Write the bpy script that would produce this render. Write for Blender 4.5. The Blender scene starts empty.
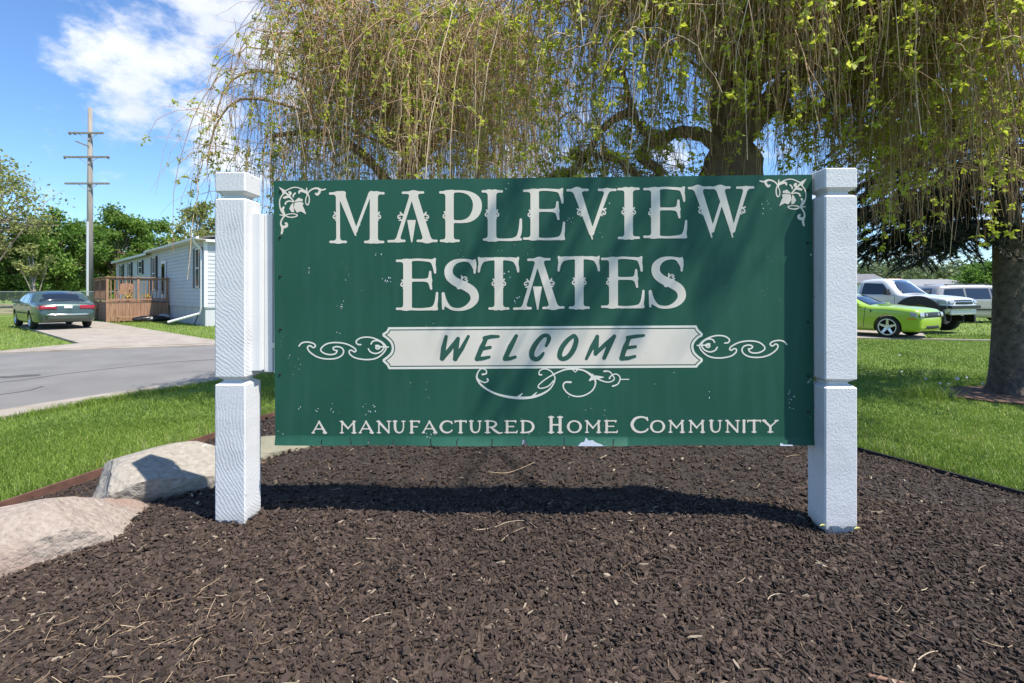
import bpy, bmesh, math, random
import numpy as np
from mathutils import Vector, Matrix
from mathutils.geometry import tessellate_polygon
R = math.radians
rng = np.random.default_rng(11)
random.seed(5)
C = bpy.context.scene.collection
scene = bpy.context.scene

# ------------------------------------------------------------------ camera
F = 512.0; HX, HY, HC = 512.0, 292.0, 1.45       # focal length in pixels, horizon, eye height
cam_d = bpy.data.cameras.new('camera'); cam = bpy.data.objects.new('camera', cam_d); C.objects.link(cam)
cam.location = (0, 0, HC); cam.rotation_euler = (R(90), 0, 0)
cam_d.sensor_width = 36; cam_d.lens = 18.0; cam_d.shift_y = -(341.5 - HY) / 1024
cam_d.clip_start = .05; cam_d.clip_end = 4000
scene.camera = cam
# ------------------------------------------------------------------ light
SUNV = Vector((.47, -.28, 1.0)).normalized()      # towards the sun
EL = math.asin(SUNV.z); AZ = math.atan2(SUNV.x, SUNV.y)
sd = bpy.data.lights.new('sun', 'SUN'); sun = bpy.data.objects.new('sun', sd); C.objects.link(sun)
sd.energy = 4.5; sd.angle = R(.53); sd.color = (1, .94, .85)
sun.rotation_euler = SUNV.to_track_quat('Z', 'Y').to_euler(); sun.location = (6, -6, 20)
world = bpy.data.worlds.new('World'); scene.world = world; world.use_nodes = True
def build_world():
    nt = world.node_tree; nt.nodes.clear(); N = nt.nodes.new; L = nt.links.new
    out = N('ShaderNodeOutputWorld'); bg = N('ShaderNodeBackground'); L(bg.outputs[0], out.inputs[0])
    sky = N('ShaderNodeTexSky'); sky.sky_type = 'NISHITA'; sky.sun_disc = False
    sky.sun_elevation = EL; sky.sun_rotation = AZ; sky.air_density = 1.0; sky.dust_density = .35; sky.ozone_density = 2.2
    bg.inputs[1].default_value = .112
    tc = N('ShaderNodeTexCoord')
    nrm = N('ShaderNodeVectorMath'); nrm.operation = 'NORMALIZE'; L(tc.outputs['Generated'], nrm.inputs[0])
    def noise(scale, det, rough, off, stretch=(1, 1, 1.6)):
        mp = N('ShaderNodeMapping'); L(nrm.outputs[0], mp.inputs[0]); mp.inputs['Location'].default_value = off; mp.inputs['Scale'].default_value = stretch
        t = N('ShaderNodeTexNoise'); t.inputs['Scale'].default_value = scale; t.inputs['Detail'].default_value = det; t.inputs['Roughness'].default_value = rough
        L(mp.outputs[0], t.inputs[0]); return t.outputs['Fac']
    def mth(op, a, b=None, clamp=False):
        m = N('ShaderNodeMath'); m.operation = op; m.use_clamp = clamp
        for i, v in enumerate((a, b)):
            if v is None: continue
            if isinstance(v, (int, float)): m.inputs[i].default_value = v
            else: L(v, m.inputs[i])
        return m.outputs[0]
    # cumulus banks: direction, angular radius, weight
    banks = [((-.615, 1, .40), .15, 1.0), ((-.56, 1, .56), .17, 1.0), ((-.74, 1, .36), .10, .8), ((-.84, 1, .385), .055, .62), ((-.655, 1, .46), .12, .8),
             ((-.60, 1, .31), .11, .95), ((-.56, 1, .22), .09, .7), ((-.70, 1, .275), .055, .5), ((-.40, 1, .45), .20, .8), ((.02, 1, .27), .10, .75), ((-.2, 1, .25), .10, .6), ((.3, 1, .25), .10, .5),
             ((.8, 1, .22), .25, .7), ((.5, 1, .5), .2, .4), ((-.63, 1, .10), .04, .45)]
    tot = None
    for d, r, w in banks:
        v = Vector(d).normalized()
        ds = N('ShaderNodeVectorMath'); ds.operation = 'DISTANCE'; L(nrm.outputs[0], ds.inputs[0]); ds.inputs[1].default_value = v
        q = mth('DIVIDE', ds.outputs['Value'], r); q = mth('MULTIPLY', q, q); q = mth('MULTIPLY', q, -1.0); q = mth('EXPONENT', q); q = mth('MULTIPLY', q, w)
        tot = q if tot is None else mth('MAXIMUM', tot, q)
    n1 = noise(8.5, 10, .62, (3.1, .4, 7.7)); n2 = noise(3.2, 3, .5, (1.1, 4.4, .3))
    dens = mth('ADD', mth('MULTIPLY', tot, .86), mth('MULTIPLY', mth('SUBTRACT', n1, .5), 2.7))
    dens = mth('ADD', dens, mth('MULTIPLY', mth('SUBTRACT', n2, .5), .5))
    mr = N('ShaderNodeMapRange'); mr.interpolation_type = 'SMOOTHSTEP'; L(dens, mr.inputs[0]); mr.inputs[1].default_value = .33; mr.inputs[2].default_value = .95; mr.inputs[4].default_value = .88
    cr = N('ShaderNodeMapRange'); L(noise(5.0, 6, .6, (3.1, .4, 7.85)), cr.inputs[0]); cr.inputs[1].default_value = .35; cr.inputs[2].default_value = .65
    cc = N('ShaderNodeMix'); cc.data_type = 'RGBA'; L(cr.outputs[0], cc.inputs[0]); cc.inputs[6].default_value = (4.6, 4.85, 5.5, 1); cc.inputs[7].default_value = (6.2, 6.3, 6.55, 1)
    tint = N('ShaderNodeMix'); tint.data_type = 'RGBA'; tint.blend_type = 'MULTIPLY'; tint.inputs[0].default_value = 1; L(sky.outputs[0], tint.inputs[6]); tint.inputs[7].default_value = (.72, .93, 1.16, 1)
    mx = N('ShaderNodeMix'); mx.data_type = 'RGBA'; L(mr.outputs[0], mx.inputs[0]); L(tint.outputs[2], mx.inputs[6]); L(cc.outputs[2], mx.inputs[7])
    L(mx.outputs[2], bg.inputs[0])
build_world()
vs = scene.view_settings; vs.view_transform = 'Standard'; vs.look = 'None'; vs.exposure = .82; vs.gamma = 1; vs.use_curve_mapping = False

# ------------------------------------------------------------------ helpers
def P(px, py, Y): return Vector(((px - HX) * Y / F, Y, HC - (py - HY) * Y / F))
def G(px, py, z=0.0):
    Y = (HC - z) * F / (py - HY); return Vector(((px - HX) * Y / F, Y, z))
def link(o): C.objects.link(o); return o
def tag(o, label=None, cat=None, group=None, kind=None):
    if label: o['label'] = label
    if cat: o['category'] = cat
    if group: o['group'] = group
    if kind: o['kind'] = kind
    return o
def empty(name, loc=(0, 0, 0), rz=0, **k):
    o = link(bpy.data.objects.new(name, None)); o.location = loc; o.rotation_euler = (0, 0, rz); o.empty_display_size = .2
    return tag(o, **k)
def mesh_np(name, V, Fc, mat, parent=None, smooth=False, tint=None, mats=None, midx=None):
    """V (n,3); Fc list of int arrays (m,k) with any k. tint: per-vertex float -> point attribute."""
    V = np.asarray(V, dtype=np.float32).reshape(-1, 3)
    if not isinstance(Fc, list): Fc = [Fc]
    Fc = [np.asarray(f, dtype=np.int32) for f in Fc if len(f)]
    me = bpy.data.meshes.new(name)
    me.vertices.add(len(V)); me.vertices.foreach_set('co', V.ravel())
    loops = np.concatenate([f.ravel() for f in Fc]); tot = np.concatenate([np.full(len(f), f.shape[1], np.int32) for f in Fc])
    st = np.concatenate([[0], np.cumsum(tot)[:-1]]).astype(np.int32)
    me.loops.add(len(loops)); me.loops.foreach_set('vertex_index', loops)
    me.polygons.add(len(tot)); me.polygons.foreach_set('loop_start', st)
    try: me.polygons.foreach_set('loop_total', tot)
    except Exception: pass
    if tint is not None:
        a = me.attributes.new('tint', 'FLOAT', 'POINT'); a.data.foreach_set('value', np.asarray(tint, np.float32))
    for m in (mats or [mat]): me.materials.append(m)
    if midx is not None: me.polygons.foreach_set('material_index', np.asarray(midx, np.int32))
    me.update(calc_edges=True)
    me.polygons.foreach_set('use_smooth', np.full(len(tot), smooth, bool))
    o = link(bpy.data.objects.new(name, me))
    if parent: o.parent = parent
    return o
class MB:
    """collects simple shapes, builds ONE mesh object"""
    def __init__(s): s.v = []; s.f = []
    def add(s, vs, fs):
        n = len(s.v); s.v += [tuple(v) for v in vs]; s.f += [tuple(i + n for i in f) for f in fs]; return s
    def box(s, a, b, M=None):
        x0, y0, z0 = a; x1, y1, z1 = b
        v = [Vector(q) for q in ((x0, y0, z0), (x1, y0, z0), (x1, y1, z0), (x0, y1, z0), (x0, y0, z1), (x1, y0, z1), (x1, y1, z1), (x0, y1, z1))]
        if M is not None: v = [M @ q for q in v]
        return s.add(v, [(3, 2, 1, 0), (4, 5, 6, 7), (0, 1, 5, 4), (1, 2, 6, 5), (2, 3, 7, 6), (3, 0, 4, 7)])
    def bar(s, p, q, w, h, up=(0, 0, 1)):
        p, q = Vector(p), Vector(q); d = (q - p); L = d.length; d.normalize()
        u = Vector(up); sx = d.cross(u)
        if sx.length < 1e-4: sx = d.cross(Vector((0, 1, 0)))
        sx.normalize(); uz = sx.cross(d)
        M = Matrix((sx, d, uz)).transposed().to_4x4(); M.translation = p
        return s.box((-w / 2, 0, -h / 2), (w / 2, L, h / 2), M)
    def tube(s, pts, rad, n=8, cap=True):
        pts = [Vector(p) for p in pts]; rr = rad if hasattr(rad, '__len__') else [rad] * len(pts)
        base = len(s.v); prev = None
        for i, p in enumerate(pts):
            t = (pts[min(i + 1, len(pts) - 1)] - pts[max(i - 1, 0)]).normalized()
            if prev is None:
                a = t.cross(Vector((0, 0, 1)));
                if a.length < .05: a = t.cross(Vector((0, 1, 0)))
            else: a = prev - t * prev.dot(t)
            a.normalize(); prev = a; b = t.cross(a)
            for k in range(n):
                an = 2 * math.pi * k / n; s.v.append(tuple(p + (a * math.cos(an) + b * math.sin(an)) * rr[i]))
        for i in range(len(pts) - 1):
            for k in range(n):
                k2 = (k + 1) % n; s.f.append((base + i * n + k, base + i * n + k2, base + (i + 1) * n + k2, base + (i + 1) * n + k))
        if cap:
            s.f.append(tuple(base + k for k in range(n))[::-1]); s.f.append(tuple(base + (len(pts) - 1) * n + k for k in range(n)))
        return s
    def prism(s, pts, y0, y1, M=None):   # outline (x,z) extruded along y
        n = len(pts); v = [Vector((x, y0, z)) for x, z in pts] + [Vector((x, y1, z)) for x, z in pts]
        if M is not None: v = [M @ q for q in v]
        return s.add(v, [tuple(range(n)), tuple(range(2 * n - 1, n - 1, -1))] + [(i, (i + n), (i + 1) % n + n, (i + 1) % n) for i in range(n)])
    def lathe(s, prof, n=24, M=None):     # profile (r, y) round the y axis
        base = len(s.v)
        for r, y in prof:
            for k in range(n):
                a = 2 * math.pi * k / n; q = Vector((r * math.cos(a), y, r * math.sin(a)))
                s.v.append(tuple(M @ q if M is not None else q))
        for i in range(len(prof) - 1):
            for k in range(n):
                k2 = (k + 1) % n; s.f.append((base + i * n + k, base + i * n + k2, base + (i + 1) * n + k2, base + (i + 1) * n + k))
        return s
    def build(s, name, mat, parent=None, smooth=False, bevel=0, label=None, recalc=True):
        me = bpy.data.meshes.new(name); me.from_pydata(s.v, [], s.f); me.materials.append(mat)
        if recalc or bevel:
            bm = bmesh.new(); bm.from_mesh(me); bmesh.ops.recalc_face_normals(bm, faces=bm.faces)
            if bevel: bmesh.ops.bevel(bm, geom=[e for e in bm.edges if e.calc_face_angle(0) > .6], offset=bevel, segments=2, affect='EDGES', profile=.6)
            bm.to_mesh(me); bm.free()
        if smooth: me.polygons.foreach_set('use_smooth', np.full(len(me.polygons), True))
        o = link(bpy.data.objects.new(name, me)); o.parent = parent
        if label: o['label'] = label
        return o
def tubes(Pn, Rn, sides=3):
    """Pn (N,S,3), Rn (N,S): many tubes at once -> verts, quads"""
    N, S, _ = Pn.shape
    T = np.gradient(Pn, axis=1); T /= np.linalg.norm(T, axis=2, keepdims=True) + 1e-9
    ref = np.where(np.abs(T[..., 2:3]) > .9, np.array([1., 0, 0]), np.array([0, 0, 1.]))
    ref = np.broadcast_to(ref[:, S // 2:S // 2 + 1], T.shape)
    A = np.cross(T, ref); nA = np.linalg.norm(A, axis=2, keepdims=True); A = A / np.maximum(nA, 1e-6); B = np.cross(T, A)
    an = 2 * np.pi * np.arange(sides) / sides
    V = Pn[:, :, None] + Rn[:, :, None, None] * (A[:, :, None] * np.cos(an)[None, None, :, None] + B[:, :, None] * np.sin(an)[None, None, :, None])
    idx = np.arange(N * S * sides).reshape(N, S, sides)
    a = idx[:, :-1]; b = np.roll(a, -1, axis=2); d = idx[:, 1:]; c = np.roll(d, -1, axis=2)
    return V.reshape(-1, 3), np.stack([a, b, c, d], -1).reshape(-1, 4)

# ------------------------------------------------------------------ materials
def M(name, c1, c2=None, scale=5.0, rough=.8, bump=0.0, bscale=40.0, coat=0.0, metal=0.0, detail=6.0, tint=None, trans=0.0, spec=.5, stretch=None, c3=None, c3scale=60, c3lo=.62, c3hi=.7, emit=None):
    m = bpy.data.materials.new(name); m.use_nodes = True; nt = m.node_tree; N = nt.nodes.new; L = nt.links.new
    b = nt.nodes['Principled BSDF']; b.inputs['Roughness'].default_value = rough; b.inputs['Metallic'].default_value = metal
    b.inputs['Coat Weight'].default_value = coat; b.inputs['Coat Roughness'].default_value = .04; b.inputs['Specular IOR Level'].default_value = spec
    tc = N('ShaderNodeTexCoord'); vec = tc.outputs['Object']
    if stretch:
        mp = N('ShaderNodeMapping'); mp.inputs['Scale'].default_value = stretch; L(vec, mp.inputs[0]); vec = mp.outputs[0]
    def noise(s, d=detail):
        t = N('ShaderNodeTexNoise'); t.inputs['Scale'].default_value = s; t.inputs['Detail'].default_value = d; L(vec, t.inputs[0]); return t.outputs['Fac']
    def mix(f, a, c):
        x = N('ShaderNodeMix'); x.data_type = 'RGBA'; L(f, x.inputs[0])
        for i, q in ((6, a), (7, c)):
            if isinstance(q, tuple): x.inputs[i].default_value = (*q, 1)
            else: L(q, x.inputs[i])
        return x.outputs[2]
    def rngmap(f, lo, hi):
        r = N('ShaderNodeMapRange'); L(f, r.inputs[0]); r.inputs[1].default_value = lo; r.inputs[2].default_value = hi; return r.outputs[0]
    col = c1
    if tint:      # per-leaf / per-blade random colour stored on the mesh
        a = N('ShaderNodeAttribute'); a.attribute_name = 'tint'
        rp = N('ShaderNodeValToRGB'); L(a.outputs['Fac'], rp.inputs[0])
        e = rp.color_ramp.elements
        while len(e) < len(tint): e.new(.5)
        for i, (pos, cc) in enumerate(tint): e[i].position = pos; e[i].color = (*cc, 1)
        col = rp.outputs[0]
    elif c2: col = mix(rngmap(noise(scale), .32, .68), c1, c2)
    if c3: col = mix(rngmap(noise(c3scale, 3), c3lo, c3hi), col, c3)
    if isinstance(col, tuple): b.inputs['Base Color'].default_value = (*col, 1)
    else: L(col, b.inputs['Base Color'])
    if bump:
        bp = N('ShaderNodeBump'); bp.inputs['Strength'].default_value = 1; bp.inputs['Distance'].default_value = bump; L(noise(bscale, 5), bp.inputs['Height']); L(bp.outputs[0], b.inputs['Normal'])
    if emit: b.inputs['Emission Color'].default_value = (*emit[0], 1); b.inputs['Emission Strength'].default_value = emit[1]
    if trans:
        tr = N('ShaderNodeBsdfTranslucent'); ms = N('ShaderNodeMixShader'); ms.inputs[0].default_value = trans
        if isinstance(col, tuple): tr.inputs[0].default_value = (*col, 1)
        else: L(col, tr.inputs[0])
        L(b.outputs[0], ms.inputs[1]); L(tr.outputs[0], ms.inputs[2]); L(ms.outputs[0], nt.nodes['Material Output'].inputs[0])
    return m
m_bark = M('bark', (.12, .085, .058), (.24, .18, .13), 9, .95, .02, 30, stretch=(1, 1, .25))
m_bark2 = M('spruce_bark', (.055, .042, .034), (.14, .11, .09), 14, .95, .02, 34)
m_twig = M('weeping_twig', (.1, .07, .04), tint=[(0, (.24, .135, .065)), (.5, (.44, .285, .15)), (.85, (.56, .42, .26)), (1, (.66, .56, .42))], rough=.8)
m_bud = M('young_leaf', (.2, .3, .04), tint=[(0, (.30, .34, .035)), (.45, (.47, .52, .055)), (.8, (.58, .61, .10)), (1, (.64, .63, .20))], rough=.5, trans=.62)
m_leaf = M('summer_leaf', (.05, .1, .02), tint=[(0, (.09, .17, .022)), (.5, (.165, .275, .04)), (1, (.26, .38, .07))], rough=.6, trans=.5)
m_leafd = M('dark_leaf', (.03, .07, .02), tint=[(0, (.065, .14, .02)), (.5, (.13, .245, .034)), (1, (.21, .34, .055))], rough=.6, trans=.5)
m_leafp = M('pale_leaf', (.15, .17, .06), tint=[(0, (.16, .19, .05)), (.5, (.27, .30, .085)), (1, (.36, .38, .14))], rough=.6, trans=.4)
m_sprb = M('spruce_branch', (.022, .016, .012), (.04, .03, .022), 20, .9)
m_needle = M('spruce_needle', (.02, .03, .02), tint=[(0, (.006, .012, .007)), (.6, (.013, .024, .012)), (1, (.03, .045, .02))], rough=.6)
m_grass = M('grass_blade', (.1, .2, .03), tint=[(0, (.10, .165, .022)), (.4, (.19, .285, .038)), (.8, (.28, .375, .066)), (.95, (.34, .36, .12)), (1, (.48, .43, .22))], rough=.55, trans=.35)
m_lawn = M('lawn_soil', (.11, .17, .022), (.16, .225, .034), 1.3, .95, .03, 45, c3=(.15, .17, .05), c3scale=.6, c3lo=.55, c3hi=.75)
m_mulch = M('mulch_bed', (.022, .016, .013), (.045, .033, .026), 40, .95, .02, 60)
m_chip = M('mulch_chip', (.05, .035, .03), tint=[(0, (.019, .0115, .0078)), (.35, (.040, .0252, .0172)), (.7, (.066, .043, .030)), (.93, (.105, .071, .050)), (.985, (.17, .125, .09)), (1, (.30, .24, .17))], rough=.85)
m_straw = M('dry_straw', (.35, .26, .16), tint=[(0, (.17, .11, .065)), (.6, (.33, .25, .15)), (1, (.5, .42, .3))], rough=.8)
m_asph = M('asphalt', (.150, .144, .134), (.195, .187, .174), 1.1, .9, .006, 160, c3=(.088, .083, .076), c3scale=.42, c3lo=.58, c3hi=.66)
m_conc = M('concrete', (.27, .23, .185), (.35, .305, .25), 1.7, .9, .006, 90, c3=(.20, .165, .13), c3scale=3, c3lo=.58, c3hi=.75)
m_field = M('dry_field', (.19, .17, .085), (.27, .23, .13), .8, .95)
m_rust = M('rusty_steel', (.10, .045, .032), (.17, .085, .06), 12, .8)
m_black = M('black_plastic', (.012, .012, .012), (.02, .02, .02), 30, .6)
m_pole = M('weathered_pole', (.20, .175, .15), (.31, .28, .24), 3, .9, .01, 40, stretch=(4, 4, .3))
m_galv = M('galvanised', (.5, .51, .52), (.6, .6, .62), 8, .45, metal=.7)
m_ins = M('grey_porcelain', (.16, .15, .14), rough=.4)
m_cable = M('cable', (.03, .03, .03), rough=.5)
m_white = M('white_trim', (.66, .655, .645), (.71, .705, .695), 4, .5)
m_siding = M('vinyl_siding', (.47, .475, .49), (.52, .525, .535), 1.5, .6)
m_skirt = M('skirting', (.48, .48, .48), (.54, .54, .54), 1.5, .65)
m_roof = M('shingles', (.12, .12, .125), (.18, .18, .185), 6, .9, .01, 30)
m_shut = M('shutter_black', (.015, .017, .022), rough=.5)
m_glass = M('window_glass', (.03, .04, .05), rough=.04, spec=.8)
m_glassd = M('car_glass', (.012, .015, .018), rough=.03, spec=.9, coat=.5)
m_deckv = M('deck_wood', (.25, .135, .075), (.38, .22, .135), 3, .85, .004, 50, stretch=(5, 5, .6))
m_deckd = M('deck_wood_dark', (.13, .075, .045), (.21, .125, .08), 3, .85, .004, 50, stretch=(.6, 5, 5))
m_tyre = M('tyre_rubber', (.013, .013, .014), (.022, .022, .022), 20, .8)
m_rim = M('alloy_rim', (.6, .61, .63), rough=.28, metal=.85)
m_dark = M('dark_void', (.006, .006, .007), rough=.9)
m_chrome = M('chrome', (.7, .71, .72), rough=.15, metal=1)
m_red = M('tail_lens', (.28, .008, .012), rough=.12, coat=.8)
m_amber = M('amber_lens', (.6, .2, .02), rough=.15, coat=.6)
m_lamp = M('lamp_glass', (.30, .31, .32), rough=.08, coat=.8)
m_plate = M('plate', (.72, .73, .75), rough=.4)
m_sedan = M('sedan_paint', (.050, .085, .072), rough=.35, metal=.3, coat=.9)
m_lime = M('lime_paint', (.30, .46, .028), rough=.35, coat=1)
m_wpaint = M('truck_paint', (.60, .60, .60), rough=.35, coat=1)
m_silver = M('van_paint', (.38, .355, .33), rough=.35, metal=.25, coat=.9)
m_trimb = M('black_trim', (.014, .014, .015), rough=.55)
m_granite = M('pink_granite', (.24, .19, .155), (.34, .285, .235), 48, .85, .018, 34, c3=(.27, .18, .14), c3scale=2.6, c3lo=.55, c3hi=.72)
m_greystone = M('grey_stone', (.25, .22, .18), (.35, .315, .265), 36, .85, .018, 30, c3=(.5, .45, .4), c3scale=14, c3lo=.66, c3hi=.72)
m_greenstone = M('mossy_stone', (.15, .145, .10), (.24, .225, .165), 5, .85, .012, 30)
m_puff = M('seed_head', (.75, .75, .72), rough=.9, trans=.3)
m_yel = M('yellow_leaf', (.36, .34, .06), rough=.6)

def m_sign():
    m = M('sign_green', (.036, .122, .085)); nt = m.node_tree; N = nt.nodes.new; L = nt.links.new; b = nt.nodes['Principled BSDF']
    b.inputs['Roughness'].default_value = .5; b.inputs['Specular IOR Level'].default_value = .22
    tc = N('ShaderNodeTexCoord')
    def noise(s, d, st=(1, 1, 1), off=(0, 0, 0)):
        mp = N('ShaderNodeMapping'); mp.inputs['Scale'].default_value = st; mp.inputs['Location'].default_value = off; L(tc.outputs['Object'], mp.inputs[0])
        t = N('ShaderNodeTexNoise'); t.inputs['Scale'].default_value = s; t.inputs['Detail'].default_value = d; L(mp.outputs[0], t.inputs[0]); return t.outputs['Fac']
    def rm(f, lo, hi, smooth=False):
        r = N('ShaderNodeMapRange'); L(f, r.inputs[0]); r.inputs[1].default_value = lo; r.inputs[2].default_value = hi; return r.outputs[0]
    def mix(f, a, c):
        x = N('ShaderNodeMix'); x.data_type = 'RGBA'; L(f, x.inputs[0])
        for i, q in ((6, a), (7, c)):
            if isinstance(q, tuple): x.inputs[i].default_value = (*q, 1)
            else: L(q, x.inputs[i])
        return x.outputs[2]
    col = mix(rm(noise(2.2, 6), .3, .7), (.016, .080, .050), (.023, .100, .064))
    col = mix(rm(noise(9, 4, (2.4, 1, .25)), .45, .8), col, (.027, .102, .069))      # faint weather streaks
    # flaked paint: tiny flecks gathered in a few patches
    pm = N('ShaderNodeMath'); pm.operation = 'MULTIPLY'
    L(rm(noise(85, 4, off=(2, 0, 1)), .66, .70), pm.inputs[0]); L(rm(noise(5, 2, off=(5, 3, 2)), .60, .66), pm.inputs[1])
    col = mix(pm.outputs[0], col, (.50, .56, .50))
    L(col, b.inputs['Base Color'])
    bp = N('ShaderNodeBump'); bp.inputs['Distance'].default_value = .004; bp.inputs['Strength'].default_value = .35; L(noise(6, 3, (1.5, 1, .5)), bp.inputs['Height']); L(bp.outputs[0], b.inputs['Normal'])
    return m
m_green = m_sign()
m_letter = M('cream_vinyl', (.71, .63, .51), (.76, .68, .565), 7, .5, c3=(.34, .36, .32), c3scale=46, c3lo=.70, c3hi=.75)
m_line = M('white_vinyl', (.73, .70, .585), (.78, .75, .635), 9, .5)
m_brush = M('green_vinyl', (.018, .082, .052), (.025, .10, .066), 12, .5)
m_edge = M('board_edge', (.33, .33, .31), (.58, .58, .56), 30, .9)
m_hole = M('bolt_hole', (.012, .014, .012), rough=.9)
m_flake = M('bare_board', (.62, .66, .72), (.74, .76, .8), 40, .8)
def m_postmat(cx, sgn):
    """rough-sawn painted timber: arcs left by a circular saw, in relief"""
    m = M('painted_rough_post', (.76, .77, .80)); nt = m.node_tree; N = nt.nodes.new; L = nt.links.new; b = nt.nodes['Principled BSDF']
    b.inputs['Roughness'].default_value = .6
    tc = N('ShaderNodeTexCoord'); sp = N('ShaderNodeSeparateXYZ'); L(tc.outputs['Object'], sp.inputs[0])
    def mth(op, a, c=None):
        q = N('ShaderNodeMath'); q.operation = op
        for i, v in enumerate((a, c)):
            if v is None: continue
            if isinstance(v, (int, float)): q.inputs[i].default_value = v
            else: L(v, q.inputs[i])
        return q.outputs[0]
    nz = N('ShaderNodeTexNoise'); nz.inputs['Scale'].default_value = 9; nz.inputs['Detail'].default_value = 4; L(tc.outputs['Object'], nz.inputs[0])
    dx = mth('SUBTRACT', mth('ADD', sp.outputs[0], sp.outputs[1]), cx * sgn)
    zz = mth('SUBTRACT', mth('MODULO', mth('ADD', sp.outputs[2], .83), .94), .78)
    r = mth('SQRT', mth('ADD', mth('MULTIPLY', dx, dx), mth('MULTIPLY', zz, zz)))
    r = mth('ADD', r, mth('MULTIPLY', nz.outputs['Fac'], .06))
    wv = mth('SINE', mth('MULTIPLY', r, 2 * math.pi / .0155))
    n2 = N('ShaderNodeTexNoise'); n2.inputs['Scale'].default_value = 120; n2.inputs['Detail'].default_value = 4; L(tc.outputs['Object'], n2.inputs[0])
    n3 = N('ShaderNodeTexNoise'); n3.inputs['Scale'].default_value = 7; L(tc.outputs['Object'], n3.inputs[0])
    h = mth('ADD', mth('MULTIPLY', mth('MULTIPLY', wv, n3.outputs['Fac']), .55 if sgn > 0 else .14), mth('MULTIPLY', n2.outputs['Fac'], 1.3 if sgn > 0 else 1.8))
    bp = N('ShaderNodeBump'); bp.inputs['Strength'].default_value = .8; bp.inputs['Distance'].default_value = .0011; L(h, bp.inputs['Height']); L(bp.outputs[0], b.inputs['Normal'])
    # grey weathering where the paint wore thin, pin holes
    mr = N('ShaderNodeMapRange'); L(n3.outputs['Fac'], mr.inputs[0]); mr.inputs[1].default_value = .52; mr.inputs[2].default_value = .8
    x = N('ShaderNodeMix'); x.data_type = 'RGBA'; L(mr.outputs[0], x.inputs[0]); x.inputs[6].default_value = (.66, .65, .645, 1); x.inputs[7].default_value = (.56, .55, .545, 1)
    n4 = N('ShaderNodeTexNoise'); n4.inputs['Scale'].default_value = 55; n4.inputs['Detail'].default_value = 2; L(tc.outputs['Object'], n4.inputs[0])
    mr2 = N('ShaderNodeMapRange'); L(n4.outputs['Fac'], mr2.inputs[0]); mr2.inputs[1].default_value = .735; mr2.inputs[2].default_value = .76
    y = N('ShaderNodeMix'); y.data_type = 'RGBA'; L(mr2.outputs[0], y.inputs[0]); L(x.outputs[2], y.inputs[6]); y.inputs[7].default_value = (.2, .18, .16, 1)
    mpv = N('ShaderNodeMapping'); mpv.inputs['Scale'].default_value = (60, 60, 1.6); L(tc.outputs['Object'], mpv.inputs[0]); n5 = N('ShaderNodeTexNoise'); n5.inputs['Scale'].default_value = 1; n5.inputs['Detail'].default_value = 3; L(mpv.outputs[0], n5.inputs[0])
    mr3 = N('ShaderNodeMapRange'); L(n5.outputs['Fac'], mr3.inputs[0]); mr3.inputs[1].default_value = .70; mr3.inputs[2].default_value = .735
    w = N('ShaderNodeMix'); w.data_type = 'RGBA'; L(mr3.outputs[0], w.inputs[0]); L(y.outputs[2], w.inputs[6]); w.inputs[7].default_value = (.36, .34, .32, 1)
    # mud splash and bare wood round the foot
    mz = N('ShaderNodeMapRange'); L(mth('ADD', sp.outputs[2], mth('MULTIPLY', nz.outputs['Fac'], .12)), mz.inputs[0]); mz.inputs[1].default_value = .52; mz.inputs[2].default_value = .455
    gm = N('ShaderNodeMath'); gm.operation = 'MULTIPLY'; L(mz.outputs[0], gm.inputs[0]); L(n2.outputs['Fac'], gm.inputs[1])
    w2 = N('ShaderNodeMix'); w2.data_type = 'RGBA'; L(gm.outputs[0], w2.inputs[0]); L(w.outputs[2], w2.inputs[6]); w2.inputs[7].default_value = (.25, .22, .15, 1)
    L(w2.outputs[2], b.inputs['Base Color'])
    return m

# ------------------------------------------------------------------ signed distance drawing
def seg_sd(X, Y, a, b, ra, rb):
    ax, ay = a; dx, dy = b[0] - ax, b[1] - ay; L2 = dx * dx + dy * dy + 1e-12
    t = np.clip(((X - ax) * dx + (Y - ay) * dy) / L2, 0, 1)
    return np.hypot(X - ax - t * dx, Y - ay - t * dy) - (ra + t * (rb - ra))
def smin(a, b, k):
    if k <= 0: return np.minimum(a, b)
    h = np.maximum(k - np.abs(a - b), 0) / k
    return np.minimum(a, b) - h * h * k * .25
def catmull(pts, n=8, closed=False):
    pts = [tuple(p) for p in pts]; out = []
    m = len(pts); rngi = range(m) if closed else range(m - 1)
    g = (lambda i: pts[i % m]) if closed else (lambda i: pts[min(max(i, 0), m - 1)])
    for i in rngi:
        p0, p1, p2, p3 = map(np.array, (g(i - 1), g(i), g(i + 1), g(i + 2)))
        for k in range(n):
            t = k / n; out.append(tuple(.5 * ((2 * p1) + (p2 - p0) * t + (2 * p0 - 5 * p1 + 4 * p2 - p3) * t * t + (3 * p1 - p0 - 3 * p2 + p3) * t ** 3)))
    if not closed: out.append(pts[-1])
    return out
def stroke_sd(X, Y, pts, r=None):
    d = None
    for p, q in zip(pts[:-1], pts[1:]):
        s = seg_sd(X, Y, p[:2], q[:2], p[2] if r is None else r, q[2] if r is None else r)
        d = s if d is None else np.minimum(d, s)
    return d
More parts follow.
